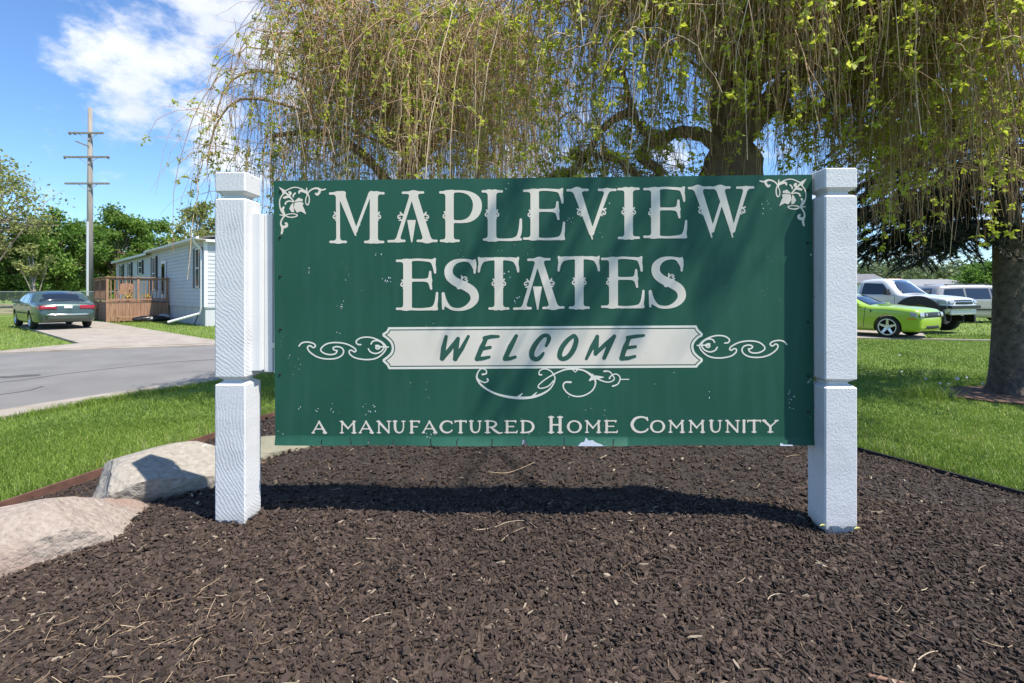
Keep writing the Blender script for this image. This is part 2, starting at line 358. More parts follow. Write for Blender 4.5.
def poly_sd(X, Y, pts):
    d = np.full(X.shape, 1e9); s = np.ones(X.shape); n = len(pts); j = n - 1
    for i in range(n):
        ex, ey = pts[j][0] - pts[i][0], pts[j][1] - pts[i][1]; wx, wy = X - pts[i][0], Y - pts[i][1]
        t = np.clip((wx * ex + wy * ey) / (ex * ex + ey * ey + 1e-12), 0, 1)
        d = np.minimum(d, (wx - ex * t) ** 2 + (wy - ey * t) ** 2)
        c1 = Y >= pts[i][1]; c2 = Y < pts[j][1]; c3 = ex * wy > ey * wx
        s = np.where((c1 & c2 & c3) | (~c1 & ~c2 & ~c3), -s, s); j = i
    return s * np.sqrt(d)
_CASES = None
def fill(Fv, xs, ys, merge=True):
    """marching squares: polygons (lists of (x,y)) covering F<0, and outline segments"""
    polys = []; segs = []
    ins = Fv < 0; H, W = Fv.shape
    c = ins[:-1, :-1].astype(int) + ins[:-1, 1:] + ins[1:, 1:] + ins[1:, :-1]
    for j in range(H - 1):
        row = c[j]
        if not row.any(): continue
        full = row == 4
        if merge:
            e = np.diff(np.concatenate([[0], full.astype(int), [0]])); st = np.where(e == 1)[0]; en = np.where(e == -1)[0]
            for a, b in zip(st, en): polys.append([(xs[a], ys[j]), (xs[b], ys[j]), (xs[b], ys[j + 1]), (xs[a], ys[j + 1])])
        else:
            for a in np.where(full)[0]: polys.append([(xs[a], ys[j]), (xs[a + 1], ys[j]), (xs[a + 1], ys[j + 1]), (xs[a], ys[j + 1])])
        for i in np.where((row > 0) & (row < 4))[0]:
            cs = [(xs[i], ys[j], Fv[j, i]), (xs[i + 1], ys[j], Fv[j, i + 1]), (xs[i + 1], ys[j + 1], Fv[j + 1, i + 1]), (xs[i], ys[j + 1], Fv[j + 1, i])]
            out = []; cr = []
            for k in range(4):
                p, q = cs[k], cs[(k + 1) % 4]
                if p[2] < 0: out.append((p[0], p[1]))
                if (p[2] < 0) != (q[2] < 0):
                    t = p[2] / (p[2] - q[2]); w = (p[0] + (q[0] - p[0]) * t, p[1] + (q[1] - p[1]) * t); out.append(w); cr.append((w, p[2] < 0))
            if len(out) >= 3: polys.append(out)
            if len(cr) == 2: segs.append((cr[0][0], cr[1][0]) if cr[0][1] else (cr[1][0], cr[0][0]))
    return polys, segs
def grid(x0, x1, y0, y1, st):
    xs = np.arange(x0, x1 + st, st); ys = np.arange(y0, y1 + st, st); X, Y = np.meshgrid(xs, ys); return xs, ys, X, Y

# ------------------------------------------------------------------ terrain
BED = [(-3.35, 1.0), (-2.93, 2.91), (-2.76, 3.7), (-2.57, 4.3), (-2.38, 5.08), (-1.9, 5.9), (-1.0, 6.4), (1.0, 6.3), (2.0, 5.5), (2.73, 4.05), (3.15, 3.15), (3.85, 1.7), (4.3, .3), (3.6, -1.4), (-3.4, -1.4)]
BEDC = catmull(BED, 6, True)
def smooth(t): t = np.clip(t, 0, 1); return t * t * (3 - 2 * t)
def vnoise(x, y, s, seed=0):
    """cheap smooth value noise"""
    x = np.asarray(x) * s + seed * 17.13; y = np.asarray(y) * s + seed * 9.71
    xi, yi = np.floor(x), np.floor(y); fx, fy = smooth(x - xi), smooth(y - yi)
    h = lambda a, b: np.modf(np.abs(np.sin(a * 127.1 + b * 311.7 + seed * 3.3)) * 43758.5453)[0]
    return (h(xi, yi) * (1 - fx) + h(xi + 1, yi) * fx) * (1 - fy) + (h(xi, yi + 1) * (1 - fx) + h(xi + 1, yi + 1) * fx) * fy
def bed_d(x, y): return -poly_sd(np.asarray(x, float), np.asarray(y, float), BEDC)     # + inside
def lawn_z(x, y):
    d = np.maximum(-bed_d(x, y), 0); return -.03 + .225 * smooth(1 - d / 4.6) + .02 * (vnoise(x, y, .5, 3) - .5)
def mulch_z(x, y):
    d = bed_d(x, y); return .200 + .190 * smooth((d + .02) / 1.55) + .022 * (vnoise(x, y, 2.2, 1) - .5) + .012 * (vnoise(x, y, 7, 2) - .5)
def sheet(name, fx, fy, zf, mat, keep=None, **k):
    X, Y = np.meshgrid(fx, fy); Z = zf(X.ravel(), Y.ravel()); V = np.stack([X.ravel(), Y.ravel(), Z], 1)
    W = len(fx); j, i = np.meshgrid(np.arange(len(fy) - 1), np.arange(W - 1), indexing='ij'); a = (j * W + i).ravel()
    Fq = np.stack([a, a + 1, a + 1 + W, a + W], 1)
    if keep is not None: Fq = Fq[keep(V[Fq].mean(1))]
    return tag(mesh_np(name, V, Fq, mat, smooth=True), **k)
fx = np.concatenate([[-900, -500, -250, -120, -60, -40, -28, -20], np.arange(-15, 15.1, .5), [20, 28, 40, 60, 120, 250, 500, 900]])
fy = np.concatenate([[-400, -100, -30, -12], np.arange(-6, 14.1, .5), [16, 19, 23, 30, 40, 60, 100, 200, 400, 900]])
def lawn_sheet(x, y):
    z = lawn_z(x, y); d = bed_d(x, y); return np.where(d > .25, .05, z)
sheet('lawn', fx, fy, lawn_sheet, m_lawn, kind='structure')
sheet('mulch_ground', np.arange(-3.7, 4.7, .07), np.arange(-1.5, 6.6, .07), mulch_z, m_mulch, keep=lambda c: bed_d(c[:, 0], c[:, 1]) > -.03, kind='structure')

def slab(name, poly, z1, z0, mat, **k):
    mb = MB(); n = len(poly)
    bm = bmesh.new(); vs = [bm.verts.new((p[0], p[1], z1)) for p in poly]
    for t in tessellate_polygon([[Vector((p[0], p[1], 0)) for p in poly]]): bm.faces.new([vs[i] for i in t])
    vt = [bm.verts.new((p[0], p[1], z0)) for p in poly]
    for i in range(n): bm.faces.new((vs[i], vt[i], vt[(i + 1) % n], vs[(i + 1) % n]))
    bmesh.ops.recalc_face_normals(bm, faces=bm.faces); me = bpy.data.meshes.new(name); bm.to_mesh(me); bm.free(); me.materials.append(mat)
    return tag(link(bpy.data.objects.new(name, me)), **k)
def strip(name, line, width, z1, z0, mat, side=1, **k):
    L = [Vector((p[0], p[1])) for p in line]; off = []
    for i in range(len(L)):
        t = (L[min(i + 1, len(L) - 1)] - L[max(i - 1, 0)]).normalized(); off.append(L[i] + Vector((-t.y, t.x)) * width * side)
    return slab(name, [tuple(p) for p in L] + [tuple(p) for p in off[::-1]], z1, z0, mat, **k)
near = catmull([(-9.9, -3.0), (-8.2, 1.2), (-6.12, 6.1), (-5.65, 7.07), (-5.0, 8.66), (-2.2, 16), (1.5, 26), (5, 40)], 6)
far = catmull([(-34, 1.8), (-18, 9.2), (-12.05, 12.0), (-10.3, 12.87), (-8.06, 13.9), (-5.6, 16), (-3.4, 20), (.3, 29), (3, 41)], 6)
slab('road', near + far[::-1] + [(-34, -6)], 0.0, -.2, m_asph, kind='structure')
strip('kerb', near, .46, .045, -.15, m_conc, side=-1, kind='structure')
strip('far_kerb', far, .32, .03, -.15, m_conc, side=1, kind='structure')
slab('driveway', [(-12.35, 12.15), (-12.0, 14.2), (-17.8, 19.1), (-21.6, 22.4), (-23.6, 26.4), (-22.0, 26.0), (-19.0, 24.0), (-13.4, 19.1), (-8.8, 15.15), (-8.2, 14.2)], .036, -.15, m_conc, kind='structure')
slab('parking_pad', [(6, 17.6), (10.4, 16.25), (12.7, 15.75), (13.4, 16.6), (14.9, 18.6), (19, 22), (13, 30), (4, 26)], .01, -.15, m_conc, kind='structure')
strip('path', [(12.6, 15.72), (15.3, 15.1), (18.5, 14.8), (24, 14.2)], .20, .012, -.1, m_conc, kind='structure')
slab('dry_field', [(-90, 33), (-34, 33.5), (-27, 44), (-40, 60), (-120, 60)], .05, -.2, m_field, kind='structure')
m_tar = M('tar_seal', (.055, .053, .05), (.085, .08, .075), 6, .85)
def px_poly(pts, z): return [tuple(G(px, py, z)[:2]) for px, py in pts]
slab('asphalt_patch', px_poly([(-6, 376.5), (10, 376), (26, 374.6), (41, 374.2), (39, 375.6), (20, 377), (4, 378)], .004), .004, -.05, m_tar, kind='structure')
strip('tar_seam', catmull(px_poly([(-20, 384.5), (30, 379), (62, 374.2), (110, 368.6), (150, 364.2), (182, 361.4), (216, 359.4)], .004), 5), .035, .0042, -.05, m_tar, kind='structure')
strip('tar_seam', catmull(px_poly([(-10, 396), (12, 393), (30, 390.2), (44, 386)], .004), 5), .03, .0046, -.05, m_tar, kind='structure')
# mulch ring under the spruce
SPR = (7.16, 7.4)
ring = [(SPR[0] - .15 + (1.0 + .12 * math.sin(3 * a)) * math.cos(a), SPR[1] - .12 + (.62 + .06 * math.sin(2 * a)) * math.sin(a)) for a in np.linspace(0, 2 * math.pi, 28)[:-1]]
m_needlebed = M('needle_litter', (.075, .040, .025), (.15, .085, .05), 22, .95, .02, 50)
_rz = float(lawn_z(np.array([SPR[0]]), np.array([SPR[1]]))[0])
slab('needle_bed', ring, _rz + .03, _rz - .2, m_needlebed, kind='structure')

# bed edging
def edging(name, idx, mat, top, th, label):
    pts = [BEDC[i % len(BEDC)] for i in idx]; mb = MB()
    for j, (p, q) in enumerate(zip(pts[:-1], pts[1:])):
        zp, zq = (float(lawn_z(np.array([a[0]]), np.array([a[1]]))[0]) + top for a in (p, q))
        d = Vector((q[0] - p[0], q[1] - p[1])).normalized(); n = Vector((-d.y, d.x)) * th / 2
        v = [(p[0] - n.x, p[1] - n.y, zp - .2), (p[0] + n.x, p[1] + n.y, zp - .2), (q[0] + n.x, q[1] + n.y, zq - .2), (q[0] - n.x, q[1] - n.y, zq - .2)]
        mb.add(v + [(a, b, (zp if k in (0, 1) else zq)) for k, (a, b, _) in enumerate(v)], [(0, 1, 2, 3)[::-1], (4, 5, 6, 7), (0, 1, 5, 4), (1, 2, 6, 5), (2, 3, 7, 6), (3, 0, 4, 7)])
    return tag(mb.build(name, mat), label, 'edging')
edging('bed_edging', range(-6, 37), m_rust, .055, .016, 'rust-brown strip edging between the left lawn and the mulch behind the boulders')
edging('bed_edging', range(42, 78), m_black, .03, .02, 'black strip edging between the right lawn and the mulch bed')

# ------------------------------------------------------------------ the sign
YAW = math.atan2(2.307 - 2.364, 2.457)
ROLL = math.atan2(.0165, 2.457)
SO = Vector((-1.094, 2.364, .744)); SW, SH = 2.456, 1.219      # lower left front corner of the board
MS = Matrix.Translation(SO) @ Matrix.Rotation(YAW, 4, 'Z') @ Matrix.Rotation(-ROLL, 4, 'Y')
MSI = MS.inverted()
sn = (MS.to_3x3() @ Vector((0, 1, 0)))
def uv(px, py):
    d = Vector(((px - HX) / F, 1, -(py - HY) / F)); o = Vector((0, 0, HC)); t = (SO - o).dot(sn) / d.dot(sn); q = MSI @ (o + d * t); return (q.x, q.z)
sign = empty('entrance_sign', (.13, 2.33, .40), label='large green and cream wooden entrance sign between two white posts', cat='sign')
SP = sign.matrix_basis.inverted()
def under(o, parent, M_=None):
    o.parent = parent; return o
# board (frame axes: x along, y depth, z up)
mb = MB(); mb.box((0, .004, 0), (SW, .022, SH))
board = mb.build('board', m_edge, sign, bevel=.002); board.matrix_basis = SP @ MS
# painted front skin with a delaminating lower lip
nx, nz = 489, 62
zs = np.concatenate([np.linspace(0, .075, 22), np.linspace(.095, SH, 40)]); xs = np.linspace(.001, SW - .001, nx)
X, Z = np.meshgrid(xs, zs)
lip = .030 + .013 * vnoise(X, X * 0, 3.1, 4) + .008 * vnoise(X, X * 0, 11, 5)
amp = .35 + .9 * vnoise(X, X * 0, 2.3, 6) + .3 * np.sin(X * 9)
amp = amp * np.where(X > 1.62, .35, 1.0)
curl = np.maximum(lip - Z, 0) / lip
Yd = -.016 * np.clip(amp, .12, 1.5) * curl ** 1.2 + .0003 * (vnoise(X, Z, 3, 7) - .5)
cracks = [.215, .352, .437, .545, .72, .845, 1.0, 1.155, 1.33, 1.55]
V = np.stack([X.ravel(), Yd.ravel(), Z.ravel()], 1)
fq = []; W = len(xs)
for j in range(len(zs) - 1):
    for i in range(W - 1):
        xm = xs[i]; cut = False
        for ci, cxk in enumerate(cracks):
            cx_ = cxk + .003 * math.sin(zs[j] * 90 + ci * 2); hgt = .022 + .018 * ((ci * 37) % 10) / 10
            if abs(xm - cx_) < .0026 and zs[j] < hgt: cut = True
        if (1.135 < xm < 1.135 + .03 - zs[j] * .8 and zs[j] < .028): cut = True
        if not cut: a = j * W + i; fq.append((a, a + 1, a + 1 + W, a + W))
skin = mesh_np('painted_face', V, np.array(fq), m_green, board, smooth=True)

def art(name, items, mat, parent, lift, step=.28, pad=3, label=None):
    """items: list of functions(X,Y)->distance in picture pixels of the sign face, with bounds; one flat film mesh"""
    v = []; fs = {}
    for (x0, x1, y0, y1), fn in items:
        xs, ys, X, Y = grid(x0 - pad, x1 + pad, y0 - pad, y1 + pad, step)
        polys, _ = fill(fn(X, Y), xs, ys)
        for p in polys:
            n = len(v)
            for q in p:
                u = uv(*q); v.append((u[0], -lift, u[1]))
            fs.setdefault(len(p), []).append(tuple(range(n, n + len(p)))[::-1])
    o = mesh_np(name, np.array(v), [np.array(a)[:, ::-1] for a in fs.values()], mat, parent)
    if label: o['label'] = label
    return o
def curl_sd(X, Y, x, y, side, ang=0.0, s=1.0):
    """the little double volute at the waist of a stem; side -1 left, +1 right"""
    ca, sa = math.cos(ang), math.sin(ang)
    U = ((X - x) * ca + (Y - y) * sa) / s * side; W = (-(X - x) * sa + (Y - y) * ca) / s
    a = [(-1.9, -2.3), (.2, -1.75), (1.45, -.4), (1.3, 1.2), (.1, 1.85), (-.75, 1.0)]
    d = stroke_sd(U, W, catmull(a, 5), .62)
    d = np.minimum(d, seg_sd(U, W, (-.8, .9), (-.55, .6), .75, .75))
    d = np.minimum(d, stroke_sd(U, W, [(-2.2, -2.6, 1.0), (-.2, -3.6, .75), (.35, -4.3, .8)]))
    d = np.minimum(d, seg_sd(U, W, (-2.3, 2.8), (-.6, 3.6), 1.0, .55))
    return d * s
def glyph(stems=(), serifs=(), strokes=(), polys=(), curls=(), k=3.6):
    def fn(X, Y):
        d = None
        for (x0, y0, x1, y1, r0, r1) in stems:
            s = seg_sd(X, Y, (x0, y0), (x1, y1), r0, r1); d = s if d is None else smin(d, s, .6)
        for pts in strokes:
            s = stroke_sd(X, Y, catmull(pts, 7) if len(pts) > 2 else pts); d = s if d is None else smin(d, s, 1.6)
        for sf in serifs:
            x0, x1, y = sf[:3]; y1 = sf[3] if len(sf) > 3 else y
            m = ((x0 + x1) / 2, (y + y1) / 2)
            s = stroke_sd(X, Y, [(x0 + 1, y, 1.25), (m[0], m[1], 1.15), (x1 - 1, y1, 1.25)]); d = s if d is None else smin(d, s, k)
        for pl in polys:
            s = poly_sd(X, Y, pl) - .35; d = s if d is None else np.minimum(d, s)
        for c in curls: d = np.minimum(d, curl_sd(X, Y, *c))
        return d
    return fn
def bounds(x0, x1, y0, y1): return (x0, x1, y0, y1)
def flatstem(x, y0, y1, r):   # a stem with square-ish ends as many side-by-side strokes
    return [(x - r + w, y0 + w, x - r + w, y1 - w, w, w) for w in [r]] + [(x - r + 1.2, y0, x - r + 1.2, y1, 1.2, 1.2), (x + r - 1.2, y0, x + r - 1.2, y1, 1.2, 1.2)]
def E_(x, y, r, xl, xt, xm, xb, ytop, ymid, ybot, sl=0):
    """x stem centre, xl serif left, xt/xm/xb right ends of the arms"""
    return glyph(stems=flatstem(x, ytop + .5, ybot - .5, r), serifs=[(xl, x, ytop + .2), (xl, x, ybot - .2)],
        strokes=[[(x, ytop, 1.2), (x + 8, ytop - .9, 1.2), (x + 16, ytop - .6, 1.25), (xt - 4, ytop + .6, 1.6), (xt - 1.2, ytop + 5.5, 1.7), (xt - .2, ytop + 12.0, 1.1)], [(xt - 3, ytop, 1.2), (xt - .4, ytop - 1.6, .8)],
                 [(xt - 1.2, ytop + 2, 1.6), (xt - .6, ytop - 1, 1.0)],
                 [(x, ymid, 1.5), (xm - 9, ymid, 1.4), (xm - 3.0, ymid + .1, 2.0), (xm - .4, ymid + .2, 1.6)], [(xm - .8, ymid - 8.3, 1.1), (xm - 1.0, ymid - 3, 1.7), (xm - 1.5, ymid, 2.2), (xm - .8, ymid + 3, 1.7), (xm + .2, ymid + 8.5, 1.1)],
                 [(x, ybot - .3, 1.2), (x + 9, ybot + .3, 1.2), (x + 18, ybot + .1, 1.3), (xb - 4, ybot - 1, 1.8), (xb - .9, ybot - 6, 1.7), (xb + .2, ybot - 16, 1.1)], [(xb - 3, ybot - .2, 1.6), (xb - .2, ybot + .1, 1.1)], [(xb - 1.2, ybot - 3, 1.6), (xb - .3, ybot - .6, 1.2)]],
        curls=[(x - r - .9, ymid + 4.2, -1)])
ds = .9
L1 = [
 (bounds(328, 386, 191, 244), glyph(stems=[(337.9, 194, 338.3, 241, 2.0, 1.9), (341.7, 195.5, 355.4, 231, 3.5, 2.2), (343, 200, 355.6, 235, 2.4, .9), (369.5, 195, 356.4, 230, 1.5, 1.3)] + flatstem(373.9, 193.5, 241, 3.9),
    serifs=[(329.2, 345.2, 193.6, 192.9), (329.6, 346.8, 241.9), (370, 384.4, 192.8, 193.3), (364.3, 384.2, 242.0)], curls=[(334.9, 216.7, -1), (379.0, 216.7, 1)])),
 (bounds(387, 438, 191, 244), glyph(stems=[(411.3, 196, 398.0, 239, 1.9, 1.9), (413.6, 194.5, 427.2, 239, 3.7, 3.9)], serifs=[(402.0, 424, 192.8, 192.5), (387.6, 405.4, 241.3, 240.9), (416.8, 437.4, 240.9)],
    polys=[[(407.6, 220.4), (415.5, 220.4), (412.1, 242), (411.5, 242)]], curls=[(399.6, 216.7, -1, .3), (426.9, 216.7, 1, -.3)])),
 (bounds(439, 482, 190, 243), glyph(stems=flatstem(449.6, 192, 240.5, 4.0), serifs=[(439.4, 452, 192.4), (440.0, 459.6, 240.8)],
    strokes=[[(450, 191.8, 1.3), (461, 191.4, 1.2), (470, 193.8, 2.2), (476.0, 199.5, 4.0), (477.4, 206.3, 4.5), (475.4, 213.5, 4.1), (469.8, 219.3, 2.6), (462, 221.6, 1.5), (452, 221.4, 1.5)]], curls=[(444.8, 216.2, -1)])),
 (bounds(481, 523, 190, 242), glyph(stems=flatstem(492, 191.5, 239.5, 4.1), serifs=[(481.8, 502.8, 191.4), (483, 496, 239.5)],
    strokes=[[(490, 239.4, 1.2), (504, 239.8, 1.2), (513, 239.4, 1.5), (518, 237, 1.9), (520.2, 230, 1.8), (520.8, 219.5, 1.2)], [(516, 239, 1.6), (521, 239.4, 1.1)]], curls=[(486.9, 214.5, -1), (497.1, 214.5, 1)])),
 (bounds(522, 566, 188, 242), E_(534.7, 0, 4.1, 523.2, 562.6, 558.2, 563.8, 190.6, 210.5, 238.8)),
 (bounds(566, 617, 188, 242), glyph(stems=[(576.9, 191, 591.6, 233, 3.9, 2.7), (580, 196, 592.3, 239, 2.6, .7), (607.0, 191, 592.6, 232, 2.1, 1.7)], serifs=[(566.6, 588.4, 190.3, 189.9), (598, 616.4, 189.9)], curls=[(579.0, 212.9, -1, -.32), (604.0, 212.6, 1, .32)])),
 (bounds(616, 640, 187, 240), glyph(stems=flatstem(628.6, 189, 237.5, 4.1), serifs=[(617.4, 639.4, 189.2, 188.8), (618, 639.6, 238, 237.7)], curls=[(623.5, 212.2, -1), (633.8, 212.2, 1)])),
 (bounds(643, 688, 186, 240), E_(655.5, 0, 4.3, 643.4, 684.3, 679.2, 685.9, 188.9, 208.9, 237.0)),
 (bounds(687, 755, 186, 240), glyph(stems=[(697.8, 189, 711.6, 230, 4.0, 2.7), (700.5, 194, 711.6, 237, 2.4, .7), (720.8, 204, 712.4, 231, 1.5, 1.6), (720.0, 189, 732.6, 230, 4.0, 2.7), (722.2, 194, 732.5, 237, 2.4, .7), (745.6, 189.5, 733.2, 231, 2.0, 1.6)],
    serifs=[(688, 708.6, 188.1, 187.7), (709.8, 730.4, 187.8, 187.5), (736.2, 754, 187.7, 187.4)], curls=[(700.4, 211.3, -1, -.32), (743.3, 211.0, 1, .32)])),
]
def S_(dx, dy):
    pts = [(474.3, 262.6, 1.3), (469.5, 260.9, 1.4), (462.5, 260.2, 1.5), (454.5, 262.2, 2.5), (449.1, 268.2, 3.9), (449.5, 276.0, 4.3), (455.6, 281.8, 4.3), (465.2, 286.2, 4.4), (472.8, 291.6, 4.4), (474.6, 299.0, 4.0), (470.0, 305.4, 2.9), (461.5, 309.2, 1.6), (452, 308.6, 1.5), (446.4, 303.4, 1.7), (443.4, 294.0, 1.2)]
    sh = lambda L: [(a + dx, b + dy, c) for a, b, c in L]
    return glyph(strokes=[sh(pts), sh([(474.6, 260.4, 1.2), (474.8, 265, 1.6), (474.6, 272.8, 1.0)]), sh([(470.6, 261.6, 1.6), (474.2, 267, 1.8)]), sh([(443.1, 293.6, 1.2), (443.3, 301, 1.5), (443.2, 308.6, 1.1)]), sh([(444.5, 301.5, 1.6), (447.0, 305.6, 1.5)])],
        curls=[(465 + dx, 278.3 + dy, 1, -1.05, .95), (458.6 + dx, 287.2 + dy, -1, -1.05, .95)])
def T_(x, xl, xr, ytop, ybot, r):
    return glyph(stems=flatstem(x, ytop, ybot - .4, r), serifs=[(x - 10.2, x + 10.4, ybot)],
        strokes=[[(xl + .2, ytop + 12.6, 1.1), (xl + 1.4, ytop + 6, 1.6), (xl + 5, ytop + 1.2, 1.8), (x - 6, ytop - .1, 1.5), (x + 6, ytop - .2, 1.5), (xr - 5, ytop + 1.0, 1.8), (xr - 1.4, ytop + 6, 1.6), (xr - .2, ytop + 12.4, 1.1)],
                 [(xl + 1.6, ytop + 3.5, 1.6), (xl + .2, ytop - 1.2, .9)], [(xr - 1.6, ytop + 3.5, 1.6), (xr - .2, ytop - 1.4, .9)], [(xl + 1, ytop, 1.1), (xl + 8, ytop, 1.4)], [(xr - 1, ytop, 1.1), (xr - 8, ytop, 1.4)]],
        curls=[(x - r - 1.0, ytop + 24.6, -1), (x + r + 1.0, ytop + 24.6, 1)])
L2 = [
 (bounds(395, 439, 258, 311), E_(407.6, 0, 4.2, 396.1, 435.3, 431.0, 436.9, 260.6, 280.2, 309.0)),
 (bounds(441, 479, 257, 312), S_(0, 0)),
 (bounds(478, 519, 256, 311), T_(498.8, 478.6, 518.4, 259.0, 308.5, 4.1)),
 (bounds(513, 565, 256, 311), glyph(stems=[(537.2, 262, 524.2, 306, 1.9, 1.9), (539.2, 261, 553.4, 305.5, 3.8, 4.0)], serifs=[(527.4, 550.4, 259.8, 259.2), (513.2, 531.6, 308.7, 308.2), (542.6, 564.4, 308, 307.4)],
    polys=[[(533.3, 286.8), (541.6, 286.8), (538.0, 309.4), (537.4, 309.4)]], curls=[(526.1, 283.6, -1, .3), (552.5, 283.0, 1, -.3)])),
 (bounds(558, 600, 255, 310), T_(579.2, 558.4, 599, 258.0, 307.7, 4.2)),
 (bounds(600, 645, 255, 309), E_(613.5, 0, 4.3, 601.1, 641.8, 636.9, 643.2, 258.7, 278.4, 306.9)),
 (bounds(648, 687, 254, 310), S_(207, -2.2)),
]
art('headline_lettering', L1, m_letter, board, .0009, label='cream vintage capitals MAPLEVIEW with curls on the stems')
art('headline_lettering', L2, m_letter, board, .0009, label='cream vintage capitals ESTATES with curls on the stems')
# welcome cartouche
cart = [(388.4, 327.2), (696.4, 325.4), (698.2, 329.2), (702.8, 333.6), (702.4, 336.2)] + catmull([(698.5, 338.2), (694.6, 342.4), (693.4, 346.8), (694.8, 351.8), (698.8, 356.0)], 4) + [(702.6, 358.6), (702.8, 361.2), (698.6, 365.0), (696.8, 367.6), (388.8, 369.2), (386.8, 365.2), (382.6, 361.4), (382.8, 359.2)] + catmull([(386.6, 356.6), (390.6, 352.6), (391.8, 348), (390.4, 343.0), (386.4, 338.8)], 4) + [(382.6, 336.2), (382.4, 333.6), (386.6, 331.0)]
bb = bounds(382, 704, 325, 370)
art('banner_border', [(bb, lambda X, Y: (lambda d: np.maximum(d, -(d + 2.3)))(poly_sd(X, Y, cart)))], m_line, board, .0008, step=.3)
art('banner_field', [(bb, lambda X, Y: poly_sd(X, Y, cart) + 3.35)], m_letter, board, .0008, step=.3)
def brush(strokes):
    return lambda X, Y: __import__('functools').reduce(lambda a, b: smin(a, b, .8), [stroke_sd(X, Y, s) for s in strokes])
def rev(pts, *rs): return [(p[0], p[1], r) for p, r in zip(pts, rs)]
WEL = [
 (bounds(438, 472, 333, 362), brush([[(446.2, 336.6, 1.7), (443.6, 348, 2.5), (442.3, 358.2, 2.3)], [(442.3, 358.4, 2.2), (449, 350.5, 2.3), (458.0, 338.6, 1.7)], [(458.0, 338.8, 1.9), (456.2, 349, 2.5), (455.4, 358.6, 2.3)], [(455.4, 358.8, 2.1), (462, 348.4, 2.2), (468.4, 336.4, 1.5)]])),
 (bounds(473, 501, 333, 362), brush([[(484.6, 338.0, 2.0), (491, 336.6, 2.0), (498.6, 336.4, 1.3)], [(486.4, 338.0, 2.0), (481.8, 347.5, 2.6), (477.2, 358.4, 2.3)], [(481.4, 348.9, 1.8), (490.2, 347.3, 1.6)], [(477.2, 358.8, 2.2), (483, 358.4, 1.9), (489.2, 357.0, 1.5)]])),
 (bounds(500, 520, 333, 362), brush([[(516.2, 336.0, 1.9), (510.6, 346.5, 2.7), (505.2, 358.2, 2.4)], [(505.2, 358.8, 2.1), (510, 358.6, 1.9), (515.4, 356.9, 1.5)]])),
 (bounds(526, 553, 332, 362), brush([catmull([(546.2, 345.6, 1.5), (549.0, 339.0, 2.1), (547.4, 335.6, 1.9), (542.6, 336.2, 2.0), (536.0, 343.4, 2.5), (531.8, 352.0, 2.7), (532.6, 357.6, 2.5), (536.8, 359.2, 2.2), (540.6, 356.8, 2.0), (543.4, 353.2, 1.4)], 5)])),
 (bounds(556, 580, 332, 362), brush([catmull([(573.2, 335.8, 1.9), (567.2, 340.6, 2.3), (561.6, 348.2, 2.5), (559.6, 355.8, 2.4), (562.6, 358.8, 2.2), (568.2, 356.6, 2.4), (573.6, 349.2, 2.6), (576.2, 340.4, 2.4), (574.6, 336.0, 1.9), (573.2, 335.8, 1.9)], 5)])),
 (bounds(582, 618, 332, 362), brush([[(586.4, 358.6, 1.5), (592, 347, 2.3), (597.2, 336.6, 1.8)], [(597.2, 336.6, 1.8), (596.4, 345, 2.4), (595.6, 353.6, 2.0)], [(595.8, 353.4, 1.9), (605, 344.6, 2.1), (614.4, 336.2, 1.7)], [(614.2, 336.4, 1.9), (608.8, 347, 2.5), (604.2, 357.8, 2.0)]])),
 (bounds(618, 646, 332, 362), brush([[(627.6, 337.6, 1.9), (635, 336.4, 1.9), (643.6, 335.4, 1.4)], [(629.2, 337.8, 2.0), (625.0, 347.5, 2.6), (621.6, 358.0, 2.3)], [(625.4, 348.0, 1.8), (635.4, 346.6, 1.5)], [(621.6, 358.4, 2.2), (628, 358.2, 1.9), (634.8, 356.3, 1.5)]])),
]
art('welcome_lettering', WEL, m_brush, board, .0014, step=.25, label='dark green italic brush capitals WELCOME')
# scrolls left and right of the cartouche
Z7 = lambda L: [(290 + x / 9.309, 325 + y / 9.309) for x, y in L]
scr = [Z7(q) for q in ([(85, 195), (110, 168), (160, 158), (215, 170), (238, 192), (222, 210), (203, 203), (188, 192), (168, 200), (166, 222), (190, 255), (250, 295), (330, 315), (420, 312), (480, 285), (500, 245), (480, 212), (435, 201), (402, 213), (412, 232), (440, 238)],
    [(440, 238), (425, 265), (380, 276), (325, 266), (288, 238), (300, 205), (350, 173), (430, 163), (520, 175), (590, 208), (615, 236), (600, 250), (575, 236), (553, 240), (556, 268), (590, 297), (640, 314), (720, 322), (800, 310), (860, 270), (895, 215), (868, 168), (800, 130), (730, 113), (660, 120), (617, 150), (628, 178), (660, 183)],
    [(755, 176), (772, 152), (812, 145), (855, 165), (876, 205), (850, 245), (800, 265), (752, 252), (730, 222)], [(800, 203), (860, 203), (915, 205)], [(800, 190), (826, 192), (838, 208), (818, 224), (800, 216)])]
def lines(L, r): return lambda X, Y: __import__('functools').reduce(np.minimum, [stroke_sd(X, Y, catmull(q, 6), r) for q in L])
mirror = lambda L: [[(1085.6 - x, y - 1.6) for x, y in q] for q in L]
art('scroll_ornament', [(bounds(297, 392, 335, 362), lines(scr, .72))], m_line, board, .0009)
art('scroll_ornament', [(bounds(694, 791, 333, 362), lines(mirror(scr), .72))], m_line, board, .0009)
Z8 = lambda L: [(460 + q[0] / 5.689, 360 + q[1] / 5.689) + tuple(q[2:]) for q in L]
